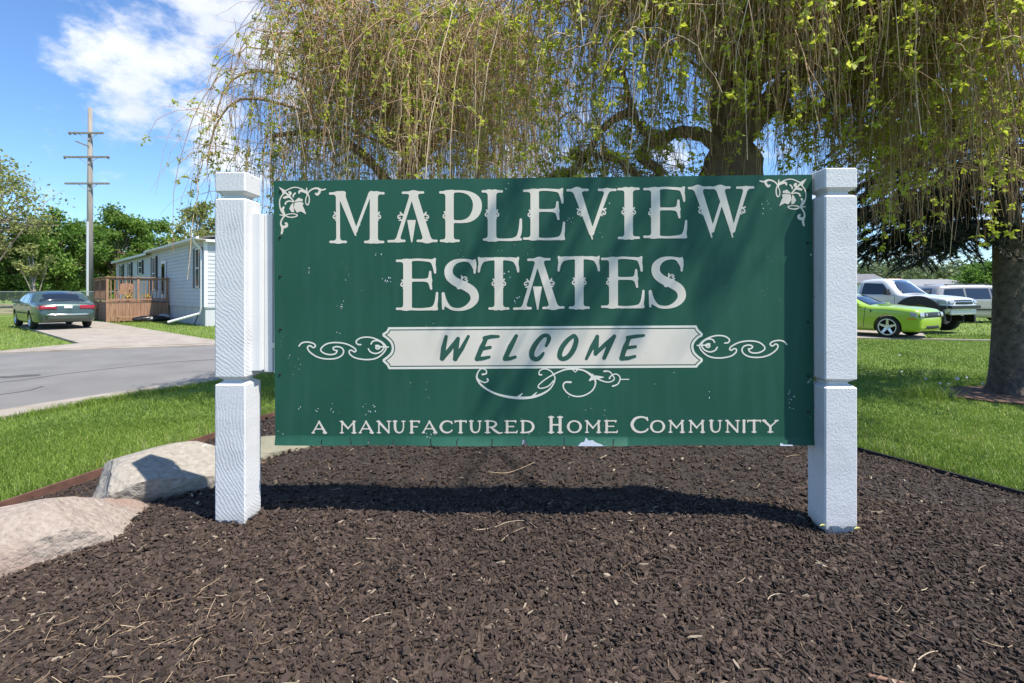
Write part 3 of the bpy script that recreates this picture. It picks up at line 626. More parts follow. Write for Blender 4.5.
fl = [Z8(q) for q in ([(128, 82, .9), (150, 76, .7), (146, 56, .6), (120, 50, .6), (100, 75, .7), (98, 108, 1.0), (130, 150, 1.0), (200, 190, 1.0), (290, 212, 1.3), (380, 215, 1.3), (450, 200, 1.1), (510, 165, .8), (540, 110, .6), (522, 68, .6), (485, 50, .6), (455, 60, .6), (450, 82, .7), (464, 84, .8)],
    [(98, 104, .7), (115, 118, .6), (142, 128, .6), (160, 118, .7), (156, 108, .9)], [(655, 50, .9), (600, 54, .8), (540, 78, .7), (485, 110, .6), (446, 145, .6), (456, 161, .6), (500, 150, .6), (532, 118, .6)],
    [(655, 50, .9), (705, 60, .8), (748, 88, 1.2), (771, 125, .8), (755, 170, .7), (710, 200, .7), (660, 207, .7), (615, 190, .7), (588, 155, .7), (596, 128, .8), (630, 126, 1.0)],
    [(748, 86, 1.0), (800, 115, .7), (845, 126, .6), (876, 112, .6), (872, 92, .6), (850, 66, .6), (820, 64, .9)], [(850, 104, .9), (862, 88, .6), (890, 80, .6), (911, 102, .6), (898, 136, .6), (868, 149, .8)], [(912, 110, .5), (960, 110, .5)], [(735, 118, .5), (762, 100, 2.0), (815, 98, .5)], [(752, 80, .5), (770, 104, 1.6)],
    [(330, 212, 1.2), (355, 190, .4)], [(412, 208, 1.2), (436, 184, .4)], [(640, 52, .8), (655, 70, .3)], [(670, 52, .8), (655, 70, .3)])]
art('flourish_ornament', [(bounds(474, 632, 366, 402), lambda X, Y: __import__('functools').reduce(np.minimum, [stroke_sd(X, Y, catmull(q, 6) if len(q) > 2 else q) for q in fl]))], m_line, board, .0009)
Z6 = lambda L: [(270 + q[0] / 9.757, 176 + q[1] / 9.757) + tuple(q[2:]) for q in L]
co = [Z6(q) for q in ([(150, 145, .6), (230, 112, .55), (300, 122, .55), (350, 155, .55), (378, 190, .55), (384, 240, .6), (370, 282, .6), (350, 266, .5), (350, 222, .5), (366, 184, .5)], [(140, 165, .6), (106, 210, .6), (94, 260, .6), (106, 330, .7), (140, 376, .8), (190, 402, .6), (250, 397, .6), (266, 380, .6), (230, 369, .5), (175, 374, .5), (140, 388, .5)],
    [(285, 165, .9), (290, 147, 1.0), (325, 146, 1.5), (355, 162, 1.2), (372, 182, .8)], [(358, 118, .5), (360, 160, .9)], [(362, 180, .7), (395, 140, .7), (445, 120, .9), (485, 130, 1.1), (484, 155, 1.2), (464, 180, 1.3), (446, 172, .9)], [(478, 130, 1.0), (510, 136, .8), (541, 128, .7)],
    [(135, 305, .9), (122, 330, 1.5), (132, 360, 1.4), (148, 388, .8)], [(98, 378, .5), (140, 388, .8)], [(142, 388, .8), (112, 435, .8), (108, 475, .9), (130, 498, 1.3), (160, 488, 1.5), (164, 466, 1.1), (150, 460, .8)], [(112, 480, .9), (122, 520, 1.2), (114, 562, .9)],
    [(150, 160, .8), (190, 200, 1.0), (235, 250, .5)], [(192, 160, 1.3), (202, 170, 1.2), (188, 192, .9)], [(140, 212, 1.2), (165, 205, 1.2), (190, 205, .8)], [(150, 275, .8), (160, 255, .8), (190, 245, .7), (228, 252, .5)], [(246, 168, .8), (228, 190, .8), (228, 205, .6)])]
cpoly = [Z6(q) for q in ([(90, 108), (158, 146), (150, 168), (128, 186), (122, 160)], [(240, 250), (258, 232), (282, 212), (296, 222), (318, 226), (318, 246), (290, 246), (262, 250)], [(242, 262), (290, 254), (326, 262), (318, 292), (332, 318), (352, 372), (302, 344), (264, 356), (236, 312)], [(226, 262), (232, 318), (236, 352), (212, 352), (190, 318), (206, 284)])]
def corner(mir):
    f = (lambda q: tuple([1085.4 - q[0], q[1] - 8.2] + list(q[2:]))) if mir else (lambda q: tuple(q))
    S = [[f(a) for a in q] for q in co]; Pl = [[f(a) for a in q] for q in cpoly]
    return lambda X, Y: np.minimum(__import__('functools').reduce(np.minimum, [stroke_sd(X, Y, catmull(q, 5) if len(q) > 2 else q) for q in S]), __import__('functools').reduce(np.minimum, [poly_sd(X, Y, q) - .15 for q in Pl]))
art('corner_ornament', [(bounds(278, 327, 185, 236), corner(False))], m_letter, board, .0009)
art('corner_ornament', [(bounds(759, 808, 176, 227), corner(True))], m_letter, board, .0009)
# tag line in flared small capitals
T, t_ = 1.35, .72
SM = {'A': [[(0, 1, t_), (.5, 0, t_ * .9)], [(.48, 0, .9), (.97, 1, T)], [(.2, .66, .6), (.78, .66, .6)], [(-.06, 1, .6), (.12, 1, .6)], [(.8, 1, .6), (1.06, 1, .6)]],
 'M': [[(.12, 0, t_), (.1, 1, t_)], [(.1, .03, T * .9), (.5, .62, .9)], [(.5, .62, .7), (.9, .03, t_)], [(.88, 0, 1.1), (.9, 1, T)], [(-.02, 0, .5), (.12, 0, .6)], [(0, 1, .6), (.2, 1, .6)], [(.76, 1, .6), (1.03, 1, .6)], [(.9, 0, .6), (1.0, 0, .5)]],
 'N': [[(.12, 0, t_), (.12, 1, t_)], [(.1, .02, T), (.86, .98, 1.0)], [(.88, 0, t_), (.88, 1, t_)], [(0, 1, .6), (.24, 1, .6)], [(.74, 0, .6), (1.02, 0, .6)], [(-.04, 0, .6), (.1, 0, .6)]],
 'U': [[(.16, 0, T), (.16, .55, T), (.26, .88, 1.1), (.5, 1, .8), (.76, .88, .8), (.86, .55, t_), (.86, 0, t_)], [(0, 0, .6), (.32, 0, .6)], [(.72, 0, .6), (1.0, 0, .6)]],
 'F': [[(.22, 0, T), (.22, 1, T)], [(.05, 0, .6), (.98, 0, .8)], [(.98, 0, .7), (.95, .16, .5)], [(.22, .48, .6), (.78, .48, .7)], [(.05, 1, .6), (.4, 1, .6)]],
 'C': [[(.98, .2, .7), (.85, .05, .8), (.55, 0, .9), (.24, .14, 1.2), (.08, .5, 1.45), (.24, .86, 1.2), (.55, 1, .9), (.86, .93, .8), (1.0, .78, .7)], [(.96, .02, .5), (.98, .2, .6)]],
 'T': [[(.5, 0, T), (.5, 1, T)], [(0, 0, .8), (1, 0, .8)], [(0, 0, .6), (.0, .14, .5)], [(1, 0, .6), (1.0, .14, .5)], [(.34, 1, .6), (.66, 1, .6)]],
 'R': [[(.16, 0, T), (.16, 1, T)], [(0, 0, .6), (.4, 0, .7), (.6, .1, 1.0), (.66, .28, 1.25), (.56, .46, 1.0), (.35, .54, .6), (.2, .54, .6)], [(.36, .54, .8), (.62, .86, 1.3), (.85, 1.05, .9), (1.04, 1.0, .5)], [(.02, 1, .6), (.3, 1, .6)]],
 'E': [[(.2, 0, T), (.2, 1, T)], [(.04, 0, .6), (.88, 0, .8)], [(.88, 0, .6), (.86, .14, .5)], [(.2, .48, .6), (.72, .48, .7)], [(.04, 1, .6), (.94, 1, .8)], [(.94, 1, .7), (1.0, .84, .5)]],
 'D': [[(.18, 0, T), (.18, 1, T)], [(.02, 0, .6), (.45, 0, .8), (.78, .14, 1.1), (.92, .5, 1.4), (.78, .86, 1.1), (.45, 1, .8), (.02, 1, .6)]],
 'H': [[(.2, 0, T), (.2, 1, T)], [(.8, 0, T), (.8, 1, T)], [(.2, .5, .7), (.8, .5, .7)], [(.04, 0, .6), (.36, 0, .6)], [(.64, 0, .6), (.96, 0, .6)], [(.04, 1, .6), (.36, 1, .6)], [(.64, 1, .6), (.96, 1, .6)]],
 'O': [[(.5, 0, .8), (.22, .12, 1.0), (.08, .5, 1.4), (.22, .88, 1.0), (.5, 1, .8), (.78, .88, 1.0), (.92, .5, 1.4), (.78, .12, 1.0), (.5, 0, .8)]],
 'I': [[(.5, 0, T), (.5, 1, T)], [(.05, 0, .6), (.95, 0, .6)], [(.05, 1, .6), (.95, 1, .6)]],
 'Y': [[(.06, 0, T), (.5, .52, 1.1)], [(.96, 0, t_), (.52, .52, .8)], [(.5, .5, 1.2), (.5, 1, T)], [(-.04, 0, .6), (.2, 0, .6)], [(.82, 0, .6), (1.04, 0, .6)], [(.34, 1, .6), (.68, 1, .6)]]}
def small(ch, x0, x1, big=False):
    yb = 433.4 - (x0 - 312) / 450 * .9; yt = (yb - 16.4) if big else (yb - 12.6)
    x0 += .9; x1 -= .9; yb -= .6; yt += .6
    S = []
    for q in SM[ch]:
        q2 = [(x0 + a * (x1 - x0), yt + b * (yb - yt), r * (1.08 if big else .92)) for a, b, r in q]
        S.append(catmull(q2, 5) if len(q2) > 3 else q2)
    return (bounds(x0 - 2, x1 + 3, yt - 2, yb + 2), lambda X, Y: __import__('functools').reduce(lambda a, b: smin(a, b, .7), [stroke_sd(X, Y, q) for q in S]))
TL = [('A', 312, 326.7), ('M', 339.5, 356.6), ('A', 359, 373.5), ('N', 376.5, 391.4), ('U', 392.3, 406), ('F', 408.6, 420.4), ('A', 422.2, 437), ('C', 438.9, 453), ('T', 454.2, 467), ('U', 468.5, 482.2), ('R', 484, 502.7), ('E', 503.6, 518.2), ('D', 519.4, 535.3),
 ('H', 547.2, 564, 1), ('O', 566, 582.7), ('M', 584.5, 601.2), ('E', 603, 618.4), ('C', 629.7, 648.7, 1), ('O', 649, 666), ('M', 668, 684.7), ('M', 688.2, 705), ('U', 708.4, 722.5), ('N', 725, 740), ('I', 741.8, 746), ('T', 746.8, 761.2), ('Y', 762, 778.4)]
art('tagline_lettering', [small(q[0], q[1], q[2], len(q) > 3) for q in TL], m_letter, board, .0009, step=.22, label='small cream capitals A MANUFACTURED HOME COMMUNITY along the foot of the board')
# bolt heads along both ends, the bare patch where paint came off
for px, py in ((280.5, 191), (280.2, 237), (280.3, 276), (280.6, 329), (280, 374), (808, 190), (807.6, 243), (808, 322), (808.3, 376), (808.2, 412)):
    u = uv(px, py); mb = MB(); mb.lathe([(.0001, -.0042), (.0046, -.004), (.006, -.0005)], 10, Matrix.Translation((u[0], 0, u[1]))); mb.build('bolt', m_hole, board, smooth=True)
pt = [(578, 444.6), (580.5, 441.8), (584, 440.6), (585.6, 436.8), (588.4, 439.8), (592, 439.2), (595.4, 441.6), (601, 443.6), (603, 444.8)]
art('bare_patch', [(bounds(576, 604, 435, 446), lambda X, Y: poly_sd(X, Y, pt) - .25 + .5 * (vnoise(X, Y, 1.3, 2) - .5))], m_flake, board, .0185, step=.25)
art('bare_patch', [(bounds(777, 792, 441, 446), lambda X, Y: poly_sd(X, Y, [(778, 444.6), (778.5, 441.6), (782, 443.4), (790, 443.6), (791, 444.6)]) - .1)], m_flake, board, .0185, step=.25)
fl_ = []
frng = random.Random(8)
for cx_, cy_, n_, sp_ in ((308, 268, 3, 3), (379, 253, 3, 3), (387, 279, 7, 5), (341, 306, 6, 4), (338, 333, 2, 2), (333, 408, 5, 5), (371, 409, 9, 5), (300, 408, 2, 1.5), (316, 410, 3, 2), (289, 357, 2, 2), (509, 275, 5, 5), (515, 300, 6, 4), (569, 219, 7, 4), (766, 206, 7, 5), (804, 254, 2, 6), (792, 402, 10, 7), (426, 442, 9, 7), (428, 382, 1, 2), (281, 432, 2, 2), (350, 262, 2, 30), (600, 400, 4, 40), (700, 390, 3, 30), (810, 380, 6, 3)):
    for _ in range(n_):
        a, b = cx_ + frng.gauss(0, sp_ * .6), cy_ + frng.gauss(0, sp_ * .6); an = frng.uniform(.6, 2.6); le = frng.uniform(.15, 1.5) * (1 if frng.random() < .5 else .4); r = frng.uniform(.22, .55)
        p_, q_ = (a, b), (a + math.cos(an) * le, b + math.sin(an) * le)
        if 277 < a < 811 and 185 < b < 443: fl_.append((bounds(a - 3, a + 3, b - 3, b + 3), (lambda p_, q_, r: lambda X, Y: seg_sd(X, Y, p_, q_, r, r * .5) + .25 * (vnoise(X, Y, 1.7, 5) - .5))(p_, q_, r)))
art('paint_chips', fl_, m_flake, board, .0016, step=.25, pad=0)

# posts: 14 cm timbers with a V groove near the head and at mid height
def post(x, y, yaw, zb, zt, mat, label, seed):
    h = .0703; r_ = random.Random(seed); rings = []
    g = [(zt, h - .004), (zt - .004, h)]
    zc = [zt - .105, zt - .94]
    for z0 in zc: g += [(z0 + .021, h), (z0 + .019, h - .002), (z0 + .004, h - .024), (z0 - .003, h - .024), (z0 - .016, h - .003), (z0 - .019, h)]
    for z in np.arange(zb + .02, zt - .05, .045):
        if all(abs(z - z0) > .04 for z0 in zc): g.append((z, h + r_.uniform(-.0004, .0004)))
    g.sort(key=lambda a: -a[0])
    c = .006; V = []; ring_n = 0
    def ring(hh, z, jag=0):
        out = []
        for i, (sx, sy) in enumerate(((-1, -1), (1, -1), (1, 1), (-1, 1))):
            nx_, ny_ = ((1, -1), (1, 1), (-1, 1), (-1, -1))[i]
            a = (sx * (hh - (c if i in (0, 2) else 0)), sy * (hh - (c if i in (1, 3) else 0)))
            b = (sx * (hh - (c if i in (1, 3) else 0)), sy * (hh - (c if i in (0, 2) else 0)))
            pts_ = [b, a] if i in (0, 2) else [b, a]
            out += pts_
        # order round the square, chamfered corners, 6 points per side
        P8 = [(-hh, -hh + c), (-hh + c, -hh), (hh - c, -hh), (hh, -hh + c), (hh, hh - c), (hh - c, hh), (-hh + c, hh), (-hh, hh - c)]
        res = []
        for k in range(8):
            p, q = P8[k], P8[(k + 1) % 8]; n = 7 if k % 2 else 1
            for m_ in range(n): t = m_ / n; res.append((p[0] + (q[0] - p[0]) * t, p[1] + (q[1] - p[1]) * t, z + (r_.uniform(-jag, jag) if jag else 0)))
        return res
    for z, hh in g: rr = ring(hh, z); ring_n = len(rr); V += rr
    V += ring(h - .001, zb + .014, .014); V += ring(h - .012, zb - .012, .016); V += ring(h - .02, zb - .12)
    nr = len(V) // ring_n; Fq = [(i * ring_n + k, (i + 1) * ring_n + k, (i + 1) * ring_n + (k + 1) % ring_n, i * ring_n + (k + 1) % ring_n) for i in range(nr - 1) for k in range(ring_n)]
    o = mesh_np('post', np.array(V), [np.array(Fq), np.array([list(range(ring_n))])], mat, sign)
    o.matrix_basis = SP @ (Matrix.Translation((x, y, 0)) @ Matrix.Rotation(yaw, 4, 'Z')); o['label'] = label
    return o
post(-1.2655, 2.369, YAW, .405, 1.989, m_postmat(.42, 1), 'left white rough-sawn post with a rotted foot', 3)
post(1.4335, 2.296, YAW, .412, 1.990, m_postmat(.5, -1), 'right white rough-sawn post against the board end', 4)
mb = MB(); mb.box((-1.1975, 2.352, 1.087), (-1.1575, 2.420, 1.812)); o = mb.build('mounting_batten', m_white, sign, bevel=.003); o.matrix_basis = SP
mb = MB(); mb.box((-1.1565, 2.389, 1.076), (-1.118, 2.428, 1.812)); mb.box((-1.117, 2.396, 1.07), (-1.02, 2.43, 1.808)); o = mb.build('mounting_batten', m_white, sign, bevel=.003); o.matrix_basis = SP
mb = MB(); mb.box((1.25, 2.335, .76), (1.359, 2.362, 1.90)); o = mb.build('mounting_batten', m_white, sign, bevel=.003); o.matrix_basis = SP
mb = MB(); mb.tube([(-1.10, 2.40, 1.20), (-1.094, 2.376, 1.205)], .005, 8); mb.box((-1.112, 2.374, 1.19), (-1.090, 2.383, 1.215)); o = mb.build('bracket', m_galv, sign); o.matrix_basis = SP

# ------------------------------------------------------------------ mulch chips, debris, rocks
def chips(name, n, mat, size, reg, zf, tint, seed, lift=.004, stretch=(1.2, .55, .26), tilt=.40, keep=None, **k):
    g = np.random.default_rng(seed)
    x, y = reg(g, n); n = len(x); d = bed_d(x, y); ok = d > .02
    x, y = x[ok], y[ok]; n = len(x); sc = size * np.exp(g.normal(0, .42, n)); sc = np.clip(sc, size * .35, size * 2.4)
    base = np.array([(-1, -.55, -1), (-.2, -1, -1), (.9, -.75, -1), (1, .5, -1), (.1, 1, -1), (-.95, .6, -1), (-.9, -.4, 1), (-.1, -.85, 1), (.75, -.6, 1), (.9, .4, 1), (0, .85, 1), (-.8, .5, 1)], float) * .5
    B = np.repeat(base[None], n, 0) * np.array(stretch) * (1 + g.normal(0, .16, (n, 12, 3)))
    B[:, :, 1] *= g.uniform(.45, 1.45, (n, 1)); B[:, :, 2] *= g.uniform(.5, 1.5, (n, 1))
    B *= sc[:, None, None]
    a = g.uniform(0, 2 * np.pi, n); ca, sa = np.cos(a), np.sin(a)
    tx, ty = g.normal(0, tilt, n), g.normal(0, tilt * .7, n)
    X, Y, Z = B[..., 0], B[..., 1], B[..., 2]
    X, Z = X * np.cos(tx)[:, None] - Z * np.sin(tx)[:, None], X * np.sin(tx)[:, None] + Z * np.cos(tx)[:, None]
    Y, Z = Y * np.cos(ty)[:, None] - Z * np.sin(ty)[:, None], Y * np.sin(ty)[:, None] + Z * np.cos(ty)[:, None]
    X, Y = X * ca[:, None] - Y * sa[:, None], X * sa[:, None] + Y * ca[:, None]
    V = np.stack([X + x[:, None], Y + y[:, None], Z + (zf(x, y) + lift + np.abs(g.normal(0, .006, n)))[:, None]], -1).reshape(-1, 3)
    off = (np.arange(n) * 12)[:, None, None]
    Q = np.array([(k_, (k_ + 1) % 6, (k_ + 1) % 6 + 6, k_ + 6) for k_ in range(6)])[None] + off
    H6 = np.array([list(range(6, 12))])[None] + off
    tt = np.repeat(tint(g, n, x, y), 12)
    return tag(mesh_np(name, V, [Q.reshape(-1, 4), H6.reshape(-1, 6)], mat, tint=tt), **k)
def bed_region(g, n):
    # even ground cover, thickest where the bed is seen closest
    n1 = int(n * .72); y1 = g.uniform(.85, 2.6, n1); x1 = g.uniform(-1, 1, n1) * (y1 * 1.06 + .1)
    y2 = g.uniform(2.3, 6.2, n - n1); x2 = g.uniform(-3.3, 3.4, n - n1)
    n3 = n // 7; x3 = g.uniform(-3.4, 3.9, n3); y3 = g.uniform(-.6, 2.6, n3)
    return np.concatenate([x1, x2, x3]), np.concatenate([y1, y2, y3])
chip_t = lambda g, n, x, y: np.clip(.42 + .20 * g.normal(0, 1, n) + .25 * (vnoise(x, y, 1.6, 8) - .5) + (g.random(n) < .003) * .4, 0, 1)
chips('mulch', 135000, m_chip, .0138, bed_region, mulch_z, chip_t, 3, kind='stuff')
chips('mulch_shreds', 8000, m_chip, .0125, bed_region, mulch_z, lambda g, n, x, y: np.clip(.52 + .26 * g.normal(0, 1, n) + (g.random(n) < .004) * .3, 0, 1), 7, lift=.009, stretch=(2.2, .34, .22), tilt=.22, kind='stuff')
def fine_region(g, n): y = .85 + 5 * g.random(n) ** 1.8; return g.uniform(-1, 1, n) * (y * 1.05), y
chips('mulch_fines', 38000, m_chip, .0105, fine_region, mulch_z, lambda g, n, x, y: np.clip(.5 + .24 * g.normal(0, 1, n) + (g.random(n) < .004) * .4, 0, 1), 4, lift=.009, stretch=(1, .4, .3), kind='stuff')
# dry straws and shreds all over the bed
g = np.random.default_rng(21); n = 300
sx, sy = fine_region(g, n); sx = np.concatenate([sx, g.normal(-1.15, .28, 330)]); sy = np.concatenate([sy, g.normal(1.55, .16, 330)]); ok = bed_d(sx, sy) > .05; sx, sy = sx[ok], sy[ok]; n = len(sx)
ln = (.02 + .05 * g.random(n) ** 2.2) * np.where((np.abs(sx + 1.15) < .75) & (np.abs(sy - 1.55) < .4), .62, 1.0); an = g.uniform(0, np.pi, n); bend = g.normal(0, .35, n)
t = np.linspace(-1, 1, 5)[None]
px_ = sx[:, None] + np.cos(an)[:, None] * ln[:, None] * t - np.sin(an)[:, None] * bend[:, None] * ln[:, None] * t ** 2
py_ = sy[:, None] + np.sin(an)[:, None] * ln[:, None] * t + np.cos(an)[:, None] * bend[:, None] * ln[:, None] * t ** 2
pz_ = mulch_z(sx, sy)[:, None] + .015 + .006 * g.normal(0, 1, (n, 1)) + .008 * g.normal(0, 1, (n, 1)) * t
V, Fq = tubes(np.stack([px_, py_, pz_], -1), np.repeat((.0006 + .0008 * g.random(n))[:, None], 5, 1), 3)
tag(mesh_np('dry_straw', V, Fq, m_straw, tint=np.repeat(g.random(n) ** 2.2 * .85, 15)), kind='stuff')
# the fallen twigs one can tell apart
def twig(pts, rad, label, tone):
    w = []
    for px, py in pts:
        z = .40; 
        for _ in range(6): q = G(px, py, z); z = float(mulch_z(np.array([q.x]), np.array([q.y]))[0]) + .016
        w.append(Vector((q.x, q.y, z)))
    c = [Vector(a) for a in catmull([tuple(a) for a in w], 5)] if len(w) > 2 else w
    mb = MB(); mb.tube(c, [rad * (1 - .55 * i / (len(c) - 1)) for i in range(len(c))], 6)
    o = mb.build('fallen_twig', tone, None, smooth=True); return tag(o, label, 'twig', 'fallen twigs on the mulch')
m_tw1 = M('pale_twig', (.34, .26, .17), (.42, .34, .24), 30, .8); m_tw2 = M('red_twig', (.17, .085, .055), (.23, .13, .085), 30, .8); m_tw3 = M('tan_twig', (.26, .18, .11), (.34, .25, .16), 30, .8)
twig([(476, 530), (492, 528), (508, 522), (526, 521), (537, 528)], .0022, 'long curved pale twig below the WELCOME banner, hooked at its right end', m_tw1)
twig([(501, 541), (511, 533), (525, 527)], .0016, 'short straight pale twig just under the long hooked twig', m_tw1)
twig([(449, 512), (468, 514), (486, 518)], .0016, 'thin straight twig at the edge of the shadow of the sign board', m_tw3)
twig([(362, 622), (374, 616), (392, 612)], .0022, 'pale slightly bent twig lying alone left of the middle of the mulch foreground', m_tw1)
twig([(888, 603), (896, 612), (903, 604)], .0014, 'small light twig standing up from the mulch right of the right post', m_tw1)
twig([(912, 672), (918, 660), (928, 653), (938, 651)], .0026, 'bent straw-coloured twig near the bottom right corner of the mulch', m_tw1)
twig([(868, 676), (894, 681), (924, 688)], .0065, 'thick reddish stick at the lower edge of the mulch right of centre', m_tw2)
twig([(488, 472), (506, 473), (522, 468), (535, 462)], .0032, 'dark tan twig lying under the sign board in shade', m_tw3)
twig([(1003, 610), (1010, 622), (1018, 634)], .0018, 'thin tan twig at the far right edge of the mulch', m_tw3)
# fallen yellow-green leaves at the foot of the right post
for q, lb in (((857.5, 531), 'yellow-green fallen leaf at the front corner of the right post'), ((823, 528), 'small yellow leaf tucked against the left foot of the right post')):
    p = G(*q, .425); mb = MB()
    prof = [(-.014, 0), (-.008, .005), (.001, .007), (.009, .004), (.014, 0), (.009, -.004), (.001, -.006), (-.008, -.005)]
    mb.add([(p.x + a, p.y + b * .9, p.z + .010 + abs(b) * .8 + .2 * a * .5) for a, b in prof] + [(p.x, p.y, p.z + .011)], [(i, (i + 1) % 8, 8) for i in range(8)])
    tag(mb.build('fallen_leaf', m_yel), lb, 'leaf', 'leaves by the right post')

def rock(name, c, size, rot, mat, seed, label, facets=15, sub=5, rough=.045):
    r_ = np.random.default_rng(seed); bm = bmesh.new(); bmesh.ops.create_icosphere(bm, subdivisions=sub, radius=1)
    Nn = r_.normal(0, 1, (facets, 3)); Nn /= np.linalg.norm(Nn, axis=1, keepdims=True); D = r_.uniform(.60, .88, facets)
    V = np.array([v.co[:] for v in bm.verts])
    for nn, dd in zip(Nn, D):
        h = V @ nn - dd; V -= np.outer(np.maximum(h, 0) * .985, nn)
    def n3(p, s, k): return (vnoise(p[:, 0] + p[:, 2] * .7, p[:, 1] - p[:, 2] * .5, s, k) + vnoise(p[:, 1] + 3, p[:, 2], s, k + 3) - 1)
    L = V / np.linalg.norm(V, axis=1, keepdims=True)
    V = V + L * (rough * 1.6 * n3(V, 1.7, seed) + rough * .6 * n3(V, 4.5, seed + 1) + rough * .30 * n3(V, 11, seed + 2) + rough * .16 * n3(V, 27, seed + 3))[:, None]
    V = V * np.array(size); ca, sa = math.cos(rot), math.sin(rot)
    V = np.stack([V[:, 0] * ca - V[:, 1] * sa, V[:, 0] * sa + V[:, 1] * ca, V[:, 2]], 1)
    for v, q in zip(bm.verts, V): v.co = q
    me = bpy.data.meshes.new(name); bm.to_mesh(me); bm.free(); me.materials.append(mat); me.polygons.foreach_set('use_smooth', np.full(len(me.polygons), True))
    o = link(bpy.data.objects.new(name, me)); o.location = c
    try: me.set_sharp_from_angle(angle=R(24))
    except Exception: pass
    return tag(o, label, 'boulder')
rock('boulder', (-2.06, 2.17, .27), (.74, .34, .30), R(40), m_granite, 12, 'pale pinkish granite boulder nearest the camera at the left edge of the mulch')
rock('boulder', (-1.95, 2.92, .33), (.52, .38, .225), R(34), m_greystone, 27, 'large grey-tan sloping boulder half hidden behind the left white post')
rock('boulder', (-1.66, 3.42, .34), (.30, .24, .165), R(15), m_greenstone, 33, 'small greenish-grey boulder showing between the left post and the board')

# ------------------------------------------------------------------ grass
def blades(n, reg, h, w, seed, keep, tshift=0.0):
    g = np.random.default_rng(seed); x, y = reg(g, n); ok = keep(x, y); x, y = x[ok], y[ok]; n = len(x)
    z = lawn_z(x, y) - .004
    patch = vnoise(x, y, 1.3, 9) * .6 + vnoise(x, y, 5, 10) * .4
    hh = h * (.45 + .9 * g.random(n)) * (.7 + .7 * patch); ww = w * (.7 + .6 * g.random(n))
    a = g.uniform(0, 2 * np.pi, n); ln = g.uniform(.1, .75, n) * hh
    dx, dy = np.cos(a), np.sin(a); f = g.uniform(0, 2 * np.pi, n); qx, qy = np.cos(f) * ww / 2, np.sin(f) * ww / 2
    P0 = np.stack([x - qx, y - qy, z], 1); P1 = np.stack([x + qx, y + qy, z], 1)
    mx, my, mz = x + dx * ln * .35, y + dy * ln * .35, z + hh * .62
    P2 = np.stack([mx + qx * .8, my + qy * .8, mz], 1); P3 = np.stack([mx - qx * .8, my - qy * .8, mz], 1)
    P4 = np.stack([x + dx * ln, y + dy * ln, z + hh], 1)
    V = np.stack([P0, P1, P2, P3, P4], 1).reshape(-1, 3); o = (np.arange(n) * 5)[:, None]
    t = np.clip(.38 + .17 * g.normal(0, 1, n) + .55 * (vnoise(x, y, .8, 12) - .5) + .3 * (vnoise(x, y, 2.6, 13) - .5) + tshift + (g.random(n) < .035) * .5, 0, 1)
    return V, o + np.array([[0, 1, 2, 3]]), o + np.array([[3, 2, 4]]), np.repeat(t, 5)
NEARP = near
def road_free(x, y):
    d1 = poly_sd(x, y, near + far[::-1] + [(-34, -6)]); 
    # kerb is 0.46 m outside the near edge
    return d1 > .47
def keepL(x, y): return (bed_d(x, y) < -.015) & road_free(x, y)
pad_poly = [(6, 17.6), (10.4, 16.25), (12.7, 15.75), (13.4, 16.6), (14.9, 18.6), (19, 22), (13, 30), (4, 26)]
dr_poly = [(-12.35, 12.15), (-12.0, 14.2), (-17.8, 19.1), (-21.6, 22.4), (-23.6, 26.4), (-22.0, 26.0), (-19.0, 24.0), (-13.4, 19.1), (-8.8, 15.15), (-8.2, 14.2)]
def keepR(x, y): return (bed_d(x, y) < -.015) & (poly_sd(x, y, ring) > -.05) & (poly_sd(x, y, pad_poly) > .05) & road_free(x, y)
parts = []
def rg(x0, x1, y0, y1, p=1.0): return lambda g, n: (g.uniform(x0, x1, n), y0 + (y1 - y0) * g.random(n) ** p)
parts += [blades(90000, rg(-4.9, -2.2, 2.2, 5.2), .031, .0042, 31, keepL), blades(42000, rg(-5.8, -1.9, 5.0, 9.0), .036, .0062, 32, keepL)]
parts += [blades(80000, rg(2.2, 5.6, 2.9, 5.6), .030, .0045, 33, keepR), blades(80000, rg(2.0, 9.6, 5.4, 9.0), .033, .0068, 34, keepR, .02), blades(75000, rg(4.6, 18, 8.6, 17.5, 1.25), .045, .011, 35, keepR, .04)]
def keepFar(x, y): return (poly_sd(x, y, dr_poly) > .03) & (poly_sd(x, y, near + far[::-1] + [(-34, -6)]) > .36)
parts += [blades(45000, rg(-30, -7, 8, 30), .065, .02, 36, keepFar, .12), blades(9000, rg(12, 30, 16, 34), .07, .03, 37, lambda x, y: poly_sd(x, y, pad_poly) > .1, .1)]
# ragged tufts leaning over the kerb and the edging
def kerb_reg(g, n):
    i = g.integers(6, 30, n); f = g.random(n); A = np.array(near); i = np.minimum(i, len(A) - 2); p = A[i] + (A[i + 1] - A[i]) * f[:, None]; d = A[i + 1] - A[i]; d /= np.linalg.norm(d, axis=1, keepdims=True)
    o = .50 + .10 * np.abs(g.normal(0, 1, n)); return p[:, 0] + d[:, 1] * o, p[:, 1] - d[:, 0] * o
parts += [blades(9000, kerb_reg, .085, .006, 38, lambda x, y: (y < 14) & (bed_d(x, y) < -.02))]
def tuft_reg(g, n):
    c = [(940, 385), (957, 383), (975, 381), (990, 384), (925, 388), (1005, 378)]; i = g.integers(0, len(c), n); A = np.array([G(*q, .12)[:2] for q in c]); return A[i, 0] + g.normal(0, .16, n), A[i, 1] + g.normal(0, .12, n)
parts += [blades(2600, tuft_reg, .17, .007, 39, keepR, .05)]
